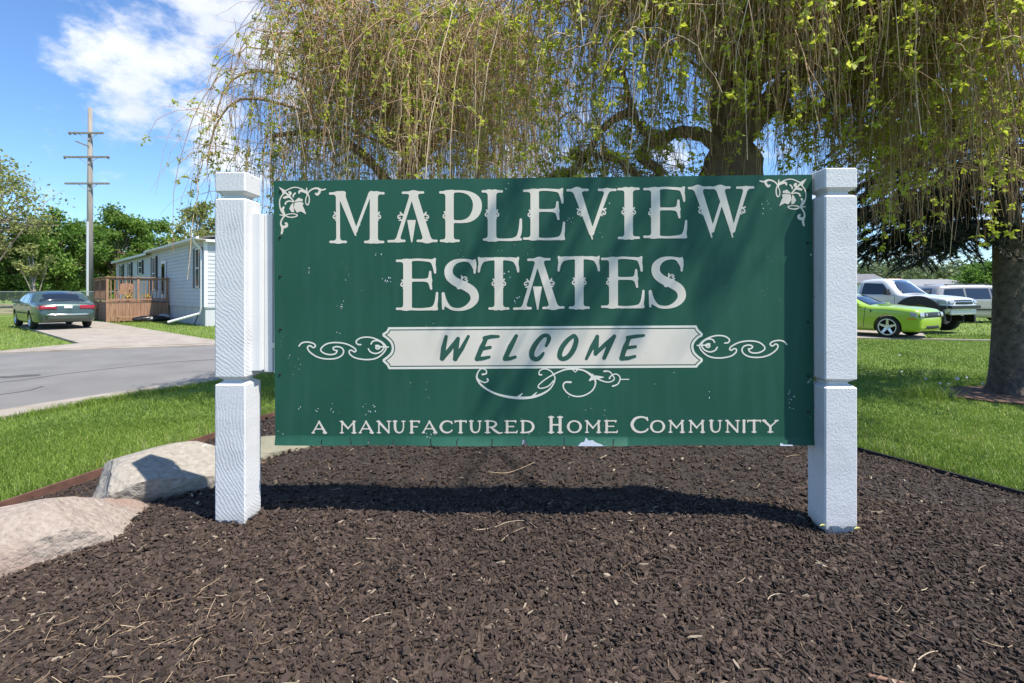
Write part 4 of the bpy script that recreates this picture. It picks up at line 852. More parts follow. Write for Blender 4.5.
def edge_reg(idx):
    def f(g, n):
        A = np.array([BEDC[i % len(BEDC)] for i in idx]); i = g.integers(0, len(A) - 1, n); p = A[i] + (A[i + 1] - A[i]) * g.random(n)[:, None]; d = A[i + 1] - A[i]; d /= np.linalg.norm(d, axis=1, keepdims=True); o = .02 + .22 * g.random(n) ** 2; sg = 1
        q = np.stack([p[:, 0] + d[:, 1] * o, p[:, 1] - d[:, 0] * o], 1); bad = bed_d(q[:, 0], q[:, 1]) > 0; q[bad] = np.stack([p[:, 0] - d[:, 1] * o, p[:, 1] + d[:, 0] * o], 1)[bad]; return q[:, 0], q[:, 1]
    return f
parts += [blades(420, edge_reg(range(0, 30)), .15, .0035, 44, keepL, .42), blades(420, edge_reg(range(44, 70)), .13, .0035, 45, keepR, .42), blades(500, rg(2.6, 7, 3.2, 8), .11, .004, 46, keepR, .35), blades(3000, edge_reg(range(0, 30)), .07, .004, 47, keepL, .05), blades(3000, edge_reg(range(44, 70)), .06, .004, 48, keepR, .05)]
parts += [blades(45000, rg(2.6, 10.5, .2, 5.6), .035, .006, 51, keepR), blades(30000, rg(-7.5, -2.2, -.5, 5), .035, .006, 52, keepL), blades(45000, rg(-5, 9, 5.6, 17), .045, .011, 53, keepR, .02), blades(25000, rg(9, 20, 5, 16), .045, .012, 54, keepR, .03)]
off = 0; VV, Q4, Q3, TT = [], [], [], []
for v, a, b, t_0 in parts: VV.append(v); Q4.append(a + off); Q3.append(b + off); TT.append(t_0); off += len(v)
tag(mesh_np('grass', np.concatenate(VV), [np.concatenate(Q4), np.concatenate(Q3)], m_grass, tint=np.concatenate(TT)), kind='stuff')

# dandelion clocks in the right lawn
def puff_proto():
    o = empty('dandelion', label='white dandelion seed head on a thin stem in the right lawn', cat='flower', group='dandelions gone to seed in the right lawn')
    mb = MB(); mb.tube([(0, 0, -.01), (.01, 0, .10), (.005, .01, .185)], .003, 5); mb.build('stem', m_grass, o)
    me = bpy.data.meshes.new('seed_head'); bm = bmesh.new(); bmesh.ops.create_icosphere(bm, subdivisions=2, radius=.026)
    for v in bm.verts: v.co *= random.uniform(.82, 1.12)
    bmesh.ops.translate(bm, verts=bm.verts, vec=(.005, .01, .205)); bm.to_mesh(me); bm.free(); me.materials.append(m_puff)
    s = link(bpy.data.objects.new('seed_head', me)); s.parent = o; return o
proto = puff_proto()
for i, (px, py, s) in enumerate(((940, 386, 1.0), (958, 384, 1.25), (966, 379, .9), (988, 376, 1.1), (983, 384, .8), (926, 380, .9), (901, 372, .8), (899, 356, .9), (949, 383, .7))):
    o = proto if i == 0 else link(proto.copy())
    if i:
        for ch in [c_ for c_ in bpy.data.objects if c_.parent == proto]: c2 = link(ch.copy()); c2.parent = o
    q = G(px, py, .1); z = float(lawn_z(np.array([q.x]), np.array([q.y]))[0]); o.location = (q.x, q.y, z); o.scale = (s * .8, s * .8, s * .8); o.rotation_euler = (0, 0, i * 1.7)

# ------------------------------------------------------------------ weeping trees
def bez(p0, p1, p2, n):
    t = np.linspace(0, 1, n)[:, None]; return (1 - t) ** 2 * p0 + 2 * t * (1 - t) * p1 + t * t * p2
def leafquads(g, cen, size, aim=None, spread=1.0):
    """small pointed leaves (two triangles folded along the midrib): verts, tris"""
    n = len(cen); d = g.normal(0, 1, (n, 3)); d[:, 2] -= .25
    d /= np.linalg.norm(d, axis=1, keepdims=True); u = np.cross(d, g.normal(0, 1, (n, 3))); u /= np.linalg.norm(u, axis=1, keepdims=True) + 1e-9
    nn = np.cross(d, u); s = size[:, None]
    tip = cen + d * s; a = cen + d * s * .45 + u * s * .30 + nn * s * .10; b = cen + d * s * .45 - u * s * .30 + nn * s * .10
    V = np.stack([cen, a, tip, b], 1).reshape(-1, 3); o = (np.arange(n) * 4)[:, None]
    return V, np.concatenate([o + np.array([[0, 1, 2]]), o + np.array([[0, 2, 3]])])
def weeping_tree(base, trunk, head, rx, ry, H, n_arc, n_str, endz, seed, label, leafsize, limbs, extra=None, trunk_r=None, leaf_n=9, ycut=None, dens_az=None, bare=.25, rcap=.0, tangle=1.0):
    g = np.random.default_rng(seed)
    root = empty('weeping_tree', base, label=label, cat='tree'); B = np.array(base)
    mb = MB(); tp = [Vector(p) - Vector(base) for p in trunk]; c = [Vector(q) for q in catmull([tuple(p) for p in tp], 6)]
    rr = np.interp(np.linspace(0, 1, len(c)), np.linspace(0, 1, len(trunk_r)), trunk_r)
    rr = [r * (1 + .035 * math.sin(i * 1.7) + .03 * math.sin(i * 4.1 + 1)) for i, r in enumerate(rr)]
    mb.tube(c, rr, 14)
    tr = mb.build('trunk', m_bark, root, smooth=True)
    me = tr.data                                             # knobs and ridges of old bark
    for v in me.vertices:
        q = v.co; k = float(vnoise(math.atan2(q.y, q.x) * 2 + q.z * .8, q.z * 2.2, 1.6, seed)) - .5; v.co = q + v.normal * k * .11
    for lp, lr in limbs:
        mb = MB(); c = [Vector(q) - Vector(base) for q in catmull(lp, 6)]; rr = np.interp(np.linspace(0, 1, len(c)), np.linspace(0, 1, len(lr)), lr)
        mb.tube(c, [r * (1 + .12 * math.sin(i * 2.3)) for i, r in enumerate(rr)], 9); mb.build('limb', m_bark, root, smooth=True)
    hd = np.array(head) - B
    # arching branches from the head of the trunk over the dome
    az = g.uniform(0, 2 * np.pi, n_arc) if dens_az is None else dens_az(g, n_arc)
    rr_ = np.sqrt(g.uniform(.10, 1, n_arc)); ex = rr_ * rx * np.cos(az); ey = rr_ * ry * np.sin(az)
    ez = hd[2] + (H - B[2] - hd[2]) * np.sqrt(np.clip(1.04 - rr_ ** 2, .03, 1)) * g.uniform(.82, 1.05, n_arc) - .15
    E = np.stack([hd[0] + ex, hd[1] + ey, ez], 1)
    if ycut is not None: E[:, 1] = np.maximum(E[:, 1], ycut - B[1] + g.uniform(0, .5, n_arc))
    K = 12; arcs = []
    for i in range(n_arc):
        p0 = hd + g.normal(0, .08, 3); m = np.array([p0[0] * .55 + E[i, 0] * .45, p0[1] * .55 + E[i, 1] * .45, max(p0[2], E[i, 2]) + .25 + .5 * rr_[i] * g.random()])
        a = bez(p0, m, E[i], K); a[1:-1] += g.normal(0, .045, (K - 2, 3)); arcs.append(a)
    arcs = np.array(arcs); r0 = g.uniform(.012, .03, n_arc) * (1 if rcap == 0 else rcap)
    AR = np.linspace(1, .22, K)[None] * r0[:, None]
    if extra is not None:
        rsm = lambda q: np.stack([np.interp(np.linspace(0, 1, K), np.linspace(0, 1, len(q)), q[:, k]) for k in range(3)], 1)
        n_ex = len(extra); extra = list(extra) + [lp for lp, _ in limbs] * 3
        ea = np.stack([rsm(np.array(catmull(e, 6))) for e in extra]) - B
        arcs = np.concatenate([arcs, ea]); AR = np.concatenate([AR, np.repeat(np.linspace(.026, .008, K)[None], n_ex, 0), np.repeat(np.linspace(.008, .006, K)[None], len(ea) - n_ex, 0)])
    V1, F1 = tubes(arcs, AR, 5)
    # strands hanging from them
    S = 11; ia = g.integers(0, n_arc if extra is None else len(arcs), n_str); tt = np.clip(1 - .62 * g.random(n_str) ** 1.25, 0, 1) * (K - 1); i0 = np.minimum(tt.astype(int), K - 2); f = (tt - i0)[:, None]
    p0 = arcs[ia, i0] * (1 - f) + arcs[ia, i0 + 1] * f; d = arcs[ia, i0 + 1] - arcs[ia, i0]; d[:, 2] = 0; d /= np.linalg.norm(d, axis=1, keepdims=True) + 1e-6
    rot = g.normal(0, 1.0, n_str); d = np.stack([d[:, 0] * np.cos(rot) - d[:, 1] * np.sin(rot), d[:, 0] * np.sin(rot) + d[:, 1] * np.cos(rot), d[:, 2]], 1)
    out_k = np.where(ia >= n_arc, .35, 1.0)
    W0 = p0 + B; ze = endz(g, W0); full = np.maximum(W0[:, 2] - ze, .25); drop = full * np.where(g.random(n_str) < .62, g.uniform(.72, 1.0, n_str), g.uniform(.25, .75, n_str))
    out = (g.uniform(.05, .45, n_str) + (g.random(n_str) < .14) * g.uniform(.1, .4, n_str)) * np.minimum(1, drop) * out_k; up = g.uniform(0, .16, n_str)
    s = np.linspace(0, 1, S)[None]; par = (g.random(n_str) < .5); ex_h = np.where(par, g.uniform(1.1, 1.7, n_str), 2.4)[:, None]; ex_v = np.where(par, g.uniform(1.5, 2.1, n_str), 1.3)[:, None]
    PX = p0[:, None] + d[:, None] * ((out * np.where(par, 1.5, 1.0))[:, None] * (1 - (1 - s) ** ex_h))[..., None]
    PX[..., 2] += up[:, None] * 4 * s * (1 - s) * (1 - s) - drop[:, None] * s ** ex_v
    wob = np.cumsum(np.cumsum(g.normal(0, .011, (n_str, S, 3)), 1) * .55 + g.normal(0, .018, (n_str, S, 3)), 1); wob[..., 2] = 0; PX += wob * np.minimum(1, drop)[:, None, None]
    if ycut is not None: PX[..., 1] = np.maximum(PX[..., 1], ycut - B[1] - .25)
    PX[..., 2] = np.maximum(PX[..., 2], .12 - B[2] + .3)
    thick = np.where(g.random(n_str) < .14, 2.0, 1.0); SR = (g.uniform(.0024, .0048, n_str) * thick)[:, None] * np.linspace(1.15, .45, S)[None]
    V2, F2 = tubes(PX, SR, 3)
    # finer side shoots
    m = int(n_str * 1.9); js = g.integers(0, n_str, m); ks = g.integers(1, S - 2, m); q0 = PX[js, ks]; an = g.uniform(0, 2 * np.pi, m); L = g.uniform(.12, .55, m); fl_x = g.uniform(.25, 1.1, m)
    s5 = np.linspace(0, 1, 6)[None]; q = q0[:, None] + np.stack([np.cos(an)[:, None] * L[:, None] * fl_x[:, None] * (1 - (1 - s5) ** 2), np.sin(an)[:, None] * L[:, None] * fl_x[:, None] * (1 - (1 - s5) ** 2), -L[:, None] * s5 ** 1.3], -1)
    q += np.cumsum(g.normal(0, .014, q.shape), 1)
    V3, F3 = tubes(q, np.repeat(np.linspace(.0023, .0011, 6)[None], m, 0), 3)
    # tangled arching shoots springing from branches and strands in every direction
    m2 = int(n_str * tangle); from_arc = g.random(m2) < .55; ja = g.integers(0, len(arcs), m2); ka = g.integers(K // 3, K, m2); js2 = g.integers(0, n_str, m2); ks2 = g.integers(0, S - 3, m2)
    o0 = np.where(from_arc[:, None], arcs[ja, ka], PX[js2, ks2]); L2 = g.uniform(.25, 1.15, m2); dv = g.normal(0, 1, (m2, 3)); dv[:, 2] = np.abs(dv[:, 2]) * .55 - .1; dv /= np.linalg.norm(dv, axis=1, keepdims=True)
    s8 = np.linspace(0, 1, 9)[None, :, None]; q2 = o0[:, None] + dv[:, None] * (L2[:, None, None] * (s8 - .35 * s8 ** 2)) + np.array([0, 0, -1.0]) * (L2[:, None, None] * np.where(g.random(m2) < .45, g.uniform(.1, .55, m2), g.uniform(.55, 1.2, m2))[:, None, None] * s8 ** 1.9)
    q2 += np.cumsum(np.cumsum(g.normal(0, .010, q2.shape), 1) * .6 + g.normal(0, .012, q2.shape), 1)
    if ycut is not None: q2[..., 1] = np.maximum(q2[..., 1], ycut - B[1] - .2)
    q2[..., 2] = np.maximum(q2[..., 2], np.minimum(np.repeat(endz(g, o0 + B)[:, None], 9, 1), (o0 + B)[:, None, 2]) - B[2] - .1)
    V4, F4 = tubes(q2, (g.uniform(.0022, .0050, m2))[:, None] * np.linspace(1.1, .4, 9)[None], 3)
    V = np.concatenate([V1, V2, V3, V4]); Fq = np.concatenate([F1, F2 + len(V1), F3 + len(V1) + len(V2), F4 + len(V1) + len(V2) + len(V3)])
    t = np.concatenate([np.full(len(V1), .45), np.repeat(np.clip(g.normal(.42, .2, n_str) + (thick > 1.5) * .35, 0, 1), S * 3), np.repeat(np.clip(g.normal(.4, .2, m), 0, 1), 18), np.repeat(np.clip(g.normal(.5, .22, m2), 0, 1), 27)])
    tag(mesh_np('hanging_twigs', V, Fq, m_twig, root, smooth=True, tint=t), kind='stuff')
    # young leaves in loose tufts along the strands
    bar_ = g.random(n_str) < bare
    wts = np.where(bar_, .12, 1.0); wts /= wts.sum()
    nt = int(n_str * leaf_n); jt = g.choice(n_str, nt, p=wts); kt = g.uniform(.8, S - 1, nt); k0 = np.minimum(kt.astype(int), S - 2); ff = (kt - k0)[:, None]
    cen = PX[jt, k0] * (1 - ff) + PX[jt, k0 + 1] * ff
    jq = g.integers(0, m2, int(nt * .8)); cen = np.concatenate([cen, q2[jq, g.integers(2, 9, len(jq))]]); nt = len(cen)
    hgt = (cen[:, 2] + B[2]); keep = g.random(nt) < np.clip(.45 + .55 * vnoise(cen[:, 0] * 2, cen[:, 2] * 2 + cen[:, 1], 1.2, seed), 0, 1)
    cen = cen[keep]; nt = len(cen); per = 8; c5 = np.repeat(cen, per, 0) + g.normal(0, leafsize * .30, (nt * per, 3))
    V, Fq = leafquads(g, c5, leafsize * g.uniform(.4, 1.25, nt * per))
    tag(mesh_np('young_leaves', V, Fq, m_bud, root, tint=np.repeat(np.clip(np.repeat(g.normal(.45, .22, nt), per) + g.normal(0, .12, nt * per), 0, 1), 4)), kind='stuff')
    return root
z0 = lambda x, y: float(lawn_z(np.array([x]), np.array([y]))[0])
def endL(g, W):
    e = 1.15 + .8 * g.random(len(W)); left = W[:, 0] < -3.4; return np.where(left, .9 + .9 * g.random(len(W)), e)
weeping_tree((-1.45, 7.0, .05), [(-1.45, 7.0, .0), (-1.40, 6.95, .7), (-1.52, 7.0, 1.4), (-1.38, 6.95, 2.1), (-1.46, 7.0, 2.8), (-1.35, 7.0, 3.4)], (-1.35, 7.0, 3.3), 2.5, 2.2, 5.75, 120, 1000, endL, 41,
    'smaller weeping tree with a twiggy brown dome behind the left half of the sign', .040,
    [([(-1.4, 6.95, 2.2), (-1.0, 6.8, 2.5), (-.75, 6.6, 2.2), (-.6, 6.5, 2.6), (-.3, 6.4, 3.2)], [.09, .075, .06, .04, .02]), ([(-1.45, 7, 2.6), (-1.9, 6.8, 3.2), (-2.4, 6.6, 3.5), (-3.0, 6.4, 3.4)], [.08, .06, .045, .02])],
    trunk_r=[.22, .17, .15, .14, .13, .08], leaf_n=6.6, bare=.35, tangle=5.2,
    extra=[[(-1.6, 7, 3.4), (-2.5, 6.8, 4.1), (-3.2, 6.6, 4.3), (-3.6, 6.5, 4.1), (-3.75, 6.45, 3.6)], [(-1.6, 7, 3.4), (-2.5, 6.5, 3.7), (-3.2, 6.2, 3.8), (-3.5, 6.1, 3.5), (-3.6, 6.05, 3.0)], [(-1.5, 7, 3.4), (-2.0, 6.9, 4.9), (-2.6, 6.8, 5.3), (-3.0, 6.7, 5.1), (-3.15, 6.7, 4.5)]])
def endR(g, W):
    px = 512 + 512 * W[:, 0] / W[:, 1]
    e = np.interp(W[:, 0], [-1, .2, 1.0, 1.5, 2.8, 3.4, 6], [1.5, 1.65, 2.3, 2.5, 2.4, 1.72, 1.62])
    return e + .5 * g.random(len(W)) ** 1.5 - .5 * (g.random(len(W)) < .38) * (W[:, 0] < 2.7)
def azR(g, n):
    q = g.random(n); return np.where(q < .46, g.uniform(-1.15, .25, n), np.where(q < .80, g.uniform(-math.pi, -1.15, n), g.uniform(0, 2 * np.pi, n)))
bz = z0(2.2, 5.2)
weeping_tree((2.22, 5.2, bz), [(2.22, 5.2, bz - .1), (2.2, 5.2, .8), (2.28, 5.22, 1.5), (2.16, 5.18, 2.1), (2.24, 5.2, 2.65), (2.24, 5.2, 3.0), (2.18, 5.2, 3.4), (2.3, 5.2, 3.9)], (2.3, 5.2, 3.5), 3.25, 2.1, 5.25, 140, 1700, endR, 52,
    'large weeping tree with a thick gnarled trunk behind the right half of the sign', .049,
    [([(2.2, 5.15, 2.6), (1.98, 5.1, 2.96), (1.66, 5.05, 3.03), (1.42, 5.0, 2.95), (1.2, 4.95, 3.12), (1.05, 4.9, 3.6)], [.10, .07, .058, .048, .036, .02]),
     ([(1.45, 5.05, 2.97), (1.25, 5.0, 2.78), (1.45, 5.0, 2.62), (1.3, 4.95, 2.5), (1.0, 4.9, 2.72), (.55, 4.8, 2.75)], [.06, .05, .045, .04, .03, .012]), ([(1.15, 4.95, 3.2), (.9, 4.95, 3.05), (.6, 4.9, 2.6), (.3, 4.8, 2.5)], [.05, .035, .025, .012]),
     ([(2.3, 5.2, 3.0), (2.9, 5.0, 3.7), (3.6, 4.8, 4.3), (4.4, 4.5, 4.3)], [.13, .10, .07, .03]), ([(2.3, 5.2, 3.1), (2.2, 4.6, 4.0), (2.1, 3.9, 4.6), (2.0, 3.0, 4.7)], [.11, .09, .06, .03]), ([(2.25, 5.2, 3.0), (2.6, 5.1, 3.35), (2.75, 5.0, 3.15), (3.1, 5, 3.3), (3.6, 5, 3.9)], [.08, .07, .06, .05, .02])],
    extra=[], trunk_r=[.37, .30, .28, .285, .285, .185, .16, .11], leaf_n=5.2, tangle=3.8, ycut=2.75, dens_az=azR, bare=.3, rcap=1.15)
# a bough of the big tree reaching forward over the sign, above the picture: its twigs dapple the board
def overhang():
    g = np.random.default_rng(77); root = [o for o in bpy.data.objects if o.name == 'weeping_tree.001'][0]; B = np.array(root.location)
    A = []; RR = []; K = 12
    main = np.array(catmull([(2.1, 3.8, 4.7), (2.2, 2.6, 5.4), (2.3, 1.7, 5.7), (2.1, 1.0, 5.7)], 8)); tl = np.linspace(0, 1, K)
    rs = lambda q: np.stack([np.interp(tl, np.linspace(0, 1, len(q)), q[:, k]) for k in range(3)], 1)
    A.append(rs(main)); RR.append(np.linspace(.014, .008, K))
    # streaks: pairs of points on the board joined by a falling twig, carried up the sun direction
    S = np.array(SUNV) / SUNV.z
    for (x0, y0), (x1, y1), hgt, w in (((660, 205), (556, 320), 2.6, .028), ((520, 180), (462, 255), 2.2, .016), ((700, 240), (640, 330), 2.7, .022), ((735, 200), (728, 300), 2.8, .010), ((612, 182), (520, 260), 2.6, .016), ((705, 182), (668, 240), 2.6, .03)):
        a, b = uv(x0, y0), uv(x1, y1); p = np.array(MS @ Vector((a[0], 0, a[1]))) + S * (hgt + 1.45) * 1.02; q = np.array(MS @ Vector((b[0], 0, b[1]))) + S * (hgt + 1.45)
        m = (p + q) / 2 + g.normal(0, .05, 3); c = bez(p, m, q, K) + g.normal(0, .012, (K, 3)); A.append(c); RR.append(np.linspace(w * .40, w * .12, K))
        j = main[g.integers(8, len(main))]; A.append(bez(j, (j + p) / 2 + np.array([0, 0, .15]), p, K)); RR.append(np.linspace(.006, w * .5, K))
        for _ in range(4):
            s0 = c[g.integers(2, K)]; e = s0 + (q - p) * g.uniform(.2, .45) + g.normal(0, .10, 3); A.append(bez(s0, (s0 + e) / 2 + g.normal(0, .03, 3), e, K)); RR.append(np.linspace(w * .4, .003, K))
    V, Fq = tubes(np.array(A) - B, np.array(RR), 5)
    mesh_np('limb', V, Fq, m_bark, root, smooth=True)
    P_ = np.array(A)[1:].reshape(-1, 3); P_ = P_[g.integers(0, len(P_), 150)] + g.normal(0, .03, (150, 3)); cc = np.repeat(P_ - B, 4, 0) + g.normal(0, .02, (600, 3))
    V, Fq = leafquads(g, cc, .042 * g.uniform(.5, 1.2, len(cc))); tag(mesh_np('young_leaves', V, Fq, m_bud, root, tint=np.repeat(np.clip(g.normal(.45, .2, len(cc)), 0, 1), 4)), kind='stuff')
overhang()

# ------------------------------------------------------------------ spruce
def spruce():
    g = np.random.default_rng(61); bz = z0(*SPR); root = empty('spruce_tree', (SPR[0], SPR[1], bz), label='dark spruce with a thick rough trunk at the right edge, drooping needled boughs', cat='tree')
    H = 11.5; n = 44; zs = np.concatenate([[-.1, 0, .06, .14, .3], np.linspace(.5, H, n)]); k = 28; V = []
    for z in zs:
        r = .195 * max(.06, 1 - z / H * .95) + .10 * math.exp(-max(z, 0) / .10) * .8 + .02 * math.exp(-max(z, 0) / .9)
        cx_ = .05 * math.sin(z * .9) - .045 * z / 2 * (z < 2.2) - .05 * (z >= 2.2)
        for i in range(k):
            a = 2 * math.pi * i / k; rr = r * (1 + .10 * (float(vnoise(i * .9, z * 3.1, 1.0, 3)) - .5) + .07 * math.sin(5 * a + z) * math.exp(-max(z, 0) / .3))
            V.append((cx_ + rr * math.cos(a), rr * math.sin(a), z))
    m = len(zs); Fq = [(j * k + i, j * k + (i + 1) % k, (j + 1) * k + (i + 1) % k, (j + 1) * k + i) for j in range(m - 1) for i in range(k)]
    mesh_np('trunk', np.array(V), np.array(Fq), m_bark2, root, smooth=True)
    A, RR, NC, ND = [], [], [], []; K = 10
    for i in range(150):
        zb = 2.3 + (H - 2.65) * g.random() ** 1.15; a = g.uniform(0, 2 * np.pi) if i > 22 else g.uniform(math.pi * .62, math.pi * 1.38); 
        if i <= 22: zb = g.uniform(2.3, 3.9)
        L = (3.4 * (1 - zb / H) + .5) * g.uniform(.5, .88); dr = np.array([math.cos(a), math.sin(a), 0])
        t = np.linspace(0, 1, K)[:, None]; c = np.array([0, 0, zb]) + dr * L * t + np.array([0, 0, 1]) * (.10 * L * t * (1 - t) * 2 - .25 * L * t ** 1.5 + .12 * L * t ** 3); c += np.cumsum(g.normal(0, .02, c.shape), 0)
        c[:, 2] = np.maximum(c[:, 2], 1.95)
        A.append(c); RR.append(np.linspace(.022, .006, K))
        side = np.cross(dr, [0, 0, 1])
        for j in range(2, K):
            for sgn in (-1, 1):
                for _ in range(2):
                    l = L * .30 * g.uniform(.5, 1) * (1.15 - j / K * .6); e = c[j] + (dr * .45 + side * sgn * g.uniform(.5, 1)) * l + np.array([0, 0, -1]) * l * g.uniform(.25, .75)
                    tw = bez(c[j], (c[j] + e) / 2 + np.array([0, 0, .04]), e, K); A.append(tw); RR.append(np.linspace(.006, .002, K))
                    idx = g.uniform(0, K - 1, int(45 + 120 * l)); i0 = np.minimum(idx.astype(int), K - 2); f = (idx - i0)[:, None]; NC.append(tw[i0] * (1 - f) + tw[i0 + 1] * f); ND.append(np.repeat(((e - c[j]) / (np.linalg.norm(e - c[j]) + 1e-9))[None], len(idx), 0))
    V, Fq = tubes(np.array(A), np.array(RR), 3); tag(mesh_np('branches', V, Fq, m_sprb, root, smooth=True), kind='stuff')
    c = np.concatenate(NC); d = np.concatenate(ND) + g.normal(0, .62, c.shape); d /= np.linalg.norm(d, axis=1, keepdims=True); n = len(c); u = np.cross(d, g.normal(0, 1, c.shape)); u /= np.linalg.norm(u, axis=1, keepdims=True)
    L = g.uniform(.05, .085, n)[:, None]; V = np.stack([c - u * .008, c + u * .008, c + d * L], 1).reshape(-1, 3)
    tag(mesh_np('needles', V, np.arange(n * 3).reshape(-1, 3), m_needle, root, tint=np.repeat(np.clip(g.normal(.45, .2, n), 0, 1), 3)), kind='stuff')
spruce()

# ------------------------------------------------------------------ background trees
def leaf_tree(name, x, y, zb, H, rx, nclump, nleaf, lsize, mat, seed, label, trunk_h=.3, bark=None, sparse=1.0, rz=None, crown_lo=.18, trunk_r=None, group=None, lean=0.0):
    g = np.random.default_rng(seed); root = empty(name, (x, y, zb), label=label, cat='tree', group=group)
    rz = rz or H * (1 - crown_lo) / 2; cz = H - rz
    u = g.normal(0, 1, (nclump, 3)); u /= np.linalg.norm(u, axis=1, keepdims=True); rad = g.uniform(.35, 1, nclump) ** .6
    cc = u * rad[:, None] * np.array([rx, rx * .9, rz]) * .86 + np.array([lean, 0, cz]); cr = g.uniform(.16, .34, nclump) * rx * 1.05
    mb = MB(); r0 = trunk_r or H * .022; th = cz * .9
    tp = [Vector((lean * t * .6 + .05 * H * math.sin(t * 3 + seed) * .3, .0, H * .62 * t)) for t in np.linspace(-.02, 1, 7)]; mb.tube(tp, [r0 * (1.2 - .95 * t) for t in np.linspace(0, 1, 7)], 8)
    mb.build('trunk', bark or m_bark, root, smooth=True)
    A = []; RR = []
    for i in range(nclump):
        s = tp[1 + int(g.integers(0, 5))]; p = np.array(s); A.append(bez(p, (p + cc[i]) / 2 + np.array([0, 0, .05 * H * g.random()]), cc[i], 7)); RR.append(np.linspace(r0 * .35, r0 * .06, 7))
        for _ in range(3):
            e = cc[i] + g.normal(0, .6, 3) * cr[i]; A.append(bez(cc[i], (cc[i] + e) / 2 + g.normal(0, .1, 3) * cr[i], e, 7)); RR.append(np.linspace(r0 * .10, r0 * .03, 7))
    V, Fq = tubes(np.array(A), np.array(RR), 4); tag(mesh_np('limbs', V, Fq, bark or m_bark, root, smooth=True), kind='stuff')
    ci = g.integers(0, nclump, nleaf); v = g.normal(0, 1, (nleaf, 3)); v /= np.linalg.norm(v, axis=1, keepdims=True); c = cc[ci] + v * (g.random(nleaf) ** .45 * cr[ci] * (1.0 + .25 * g.normal(0, 1, nleaf)))[:, None] * np.array([1, 1, .75])
    V, Fq = leafquads(g, c, lsize * g.uniform(.6, 1.3, nleaf))
    ct = g.normal(.45, .17, nclump); t = np.clip(ct[ci] + g.normal(0, .16, nleaf), 0, 1)
    tag(mesh_np('crown', V, Fq, mat, root, tint=np.repeat(t, 4)), kind='stuff'); return root
def bgt(name, px, Y, ytop, wpx, *a, zb=0.0, **k):
    X = (px - HX) * Y / F; H = HC - (ytop - HY) * Y / F - zb; return leaf_tree(name, X, Y, zb, H, wpx * Y / F / 2, *a, **k)
m_bkg = M('grey_branch', (.20, .17, .14), (.33, .29, .25), 8, .9)
bgt('broadleaf_tree', 62, 50, 204, 78, 60, 17600, 0.33, m_leafd, 71, 'dark green broad tree behind the sedan and left of the utility pole', crown_lo=.08)
bgt('broadleaf_tree', 118, 56, 200, 66, 50, 14400, 0.36, m_leaf, 72, 'rounded mid-green tree just right of the utility pole', crown_lo=.06)
bgt('broadleaf_tree', 152, 62, 214, 62, 44, 12800, 0.36, m_leaf, 73, 'lower green tree above the far end of the mobile home roof', crown_lo=.06)
bgt('broadleaf_tree', 96, 64, 222, 60, 44, 11200, 0.39, m_leafd, 74, 'dark tree seen behind the foot of the utility pole', crown_lo=.03)
bgt('broadleaf_tree', 18, 46, 222, 62, 44, 12800, 0.30, m_leafd, 75, 'dark green tree low at the left edge behind the fence', crown_lo=.03)
bgt('tall_pale_tree', -26, 42, 140, 140, 70, 6400, .30, m_leafp, 76, 'tall thin-leaved pale tree rising at the left edge of the picture', bark=m_bkg, crown_lo=.25)
bgt('bare_trunk_tree', 34, 37, 243, 34, 16, 1400, .24, m_leafp, 77, 'slender tree with a pale bare forked trunk behind the parked sedan', bark=m_bkg, crown_lo=.45, trunk_r=.17)
bgt('tall_pale_tree', 196, 46, 190, 52, 34, 2300, .32, m_leafp, 78, 'thin yellow-green tree rising behind the near end of the mobile home', bark=m_bkg, crown_lo=.2)
bgt('broadleaf_tree', -40, 52, 200, 90, 50, 11200, 0.35, m_leafd, 79, 'dark tree beyond the left picture edge', crown_lo=.05)
bgt('broadleaf_tree', 262, 60, 226, 80, 44, 9600, 0.39, m_leaf, 80, 'green tree behind the mobile home and the left post', crown_lo=.05)
def wood(name, x0, x1, yfun, n, top, seed, mats):
    g = np.random.default_rng(seed); V, Fq, T_t, off = [], [], [], 0
    k = n // 220; X = np.linspace(x0, x1, k) + g.normal(0, 2.5, k); Yc = yfun(X) + g.normal(0, 5, k); Hh = top * g.uniform(.72, 1.12, k); W = g.uniform(4, 7.5, k)
    cl = []; 
    for i in range(k):
        for _ in range(11): cl.append((X[i] + g.normal(0, .5) * W[i], Yc[i] + g.normal(0, .5) * W[i], Hh[i] * g.uniform(.12, .92), g.uniform(1.2, 2.6), g.normal(.45, .18)))
    cl = np.array(cl); ci = g.integers(0, len(cl), n); v = g.normal(0, 1, (n, 3)); v /= np.linalg.norm(v, axis=1, keepdims=True)
    c = cl[ci, :3] + v * (g.random(n) ** .5 * cl[ci, 3])[:, None] * np.array([1.2, 1.2, .8]); c[:, 2] = np.maximum(c[:, 2], .1)
    V, Fq = leafquads(g, c, .8 * g.uniform(.6, 1.3, n)); return tag(mesh_np(name, V, Fq, mats, tint=np.repeat(np.clip(cl[ci, 4] + g.normal(0, .15, n), 0, 1), 4)), kind='stuff')
wood('far_wood', 40, 190, lambda x: 105 + 0 * x, 110000, 7.2, 91, M('hazy_leaf', (.2, .25, .1), tint=[(0, (.065, .10, .04)), (.5, (.13, .175, .065)), (1, (.21, .25, .11))], rough=.6, trans=.4))
wood('far_wood', -180, -60, lambda x: 95 + 0 * x, 30000, 9, 92, m_leafd)
bgt('broadleaf_tree', 985, 78, 262, 60, 40, 8000, 0.47, m_leafd, 81, 'dark green tree beyond the grey-roofed building, left of the spruce trunk', crown_lo=.05)
bgt('broadleaf_tree', 1062, 60, 228, 90, 44, 9600, 0.39, m_leaf, 82, 'green tree beyond the right picture edge behind the spruce', crown_lo=.05)

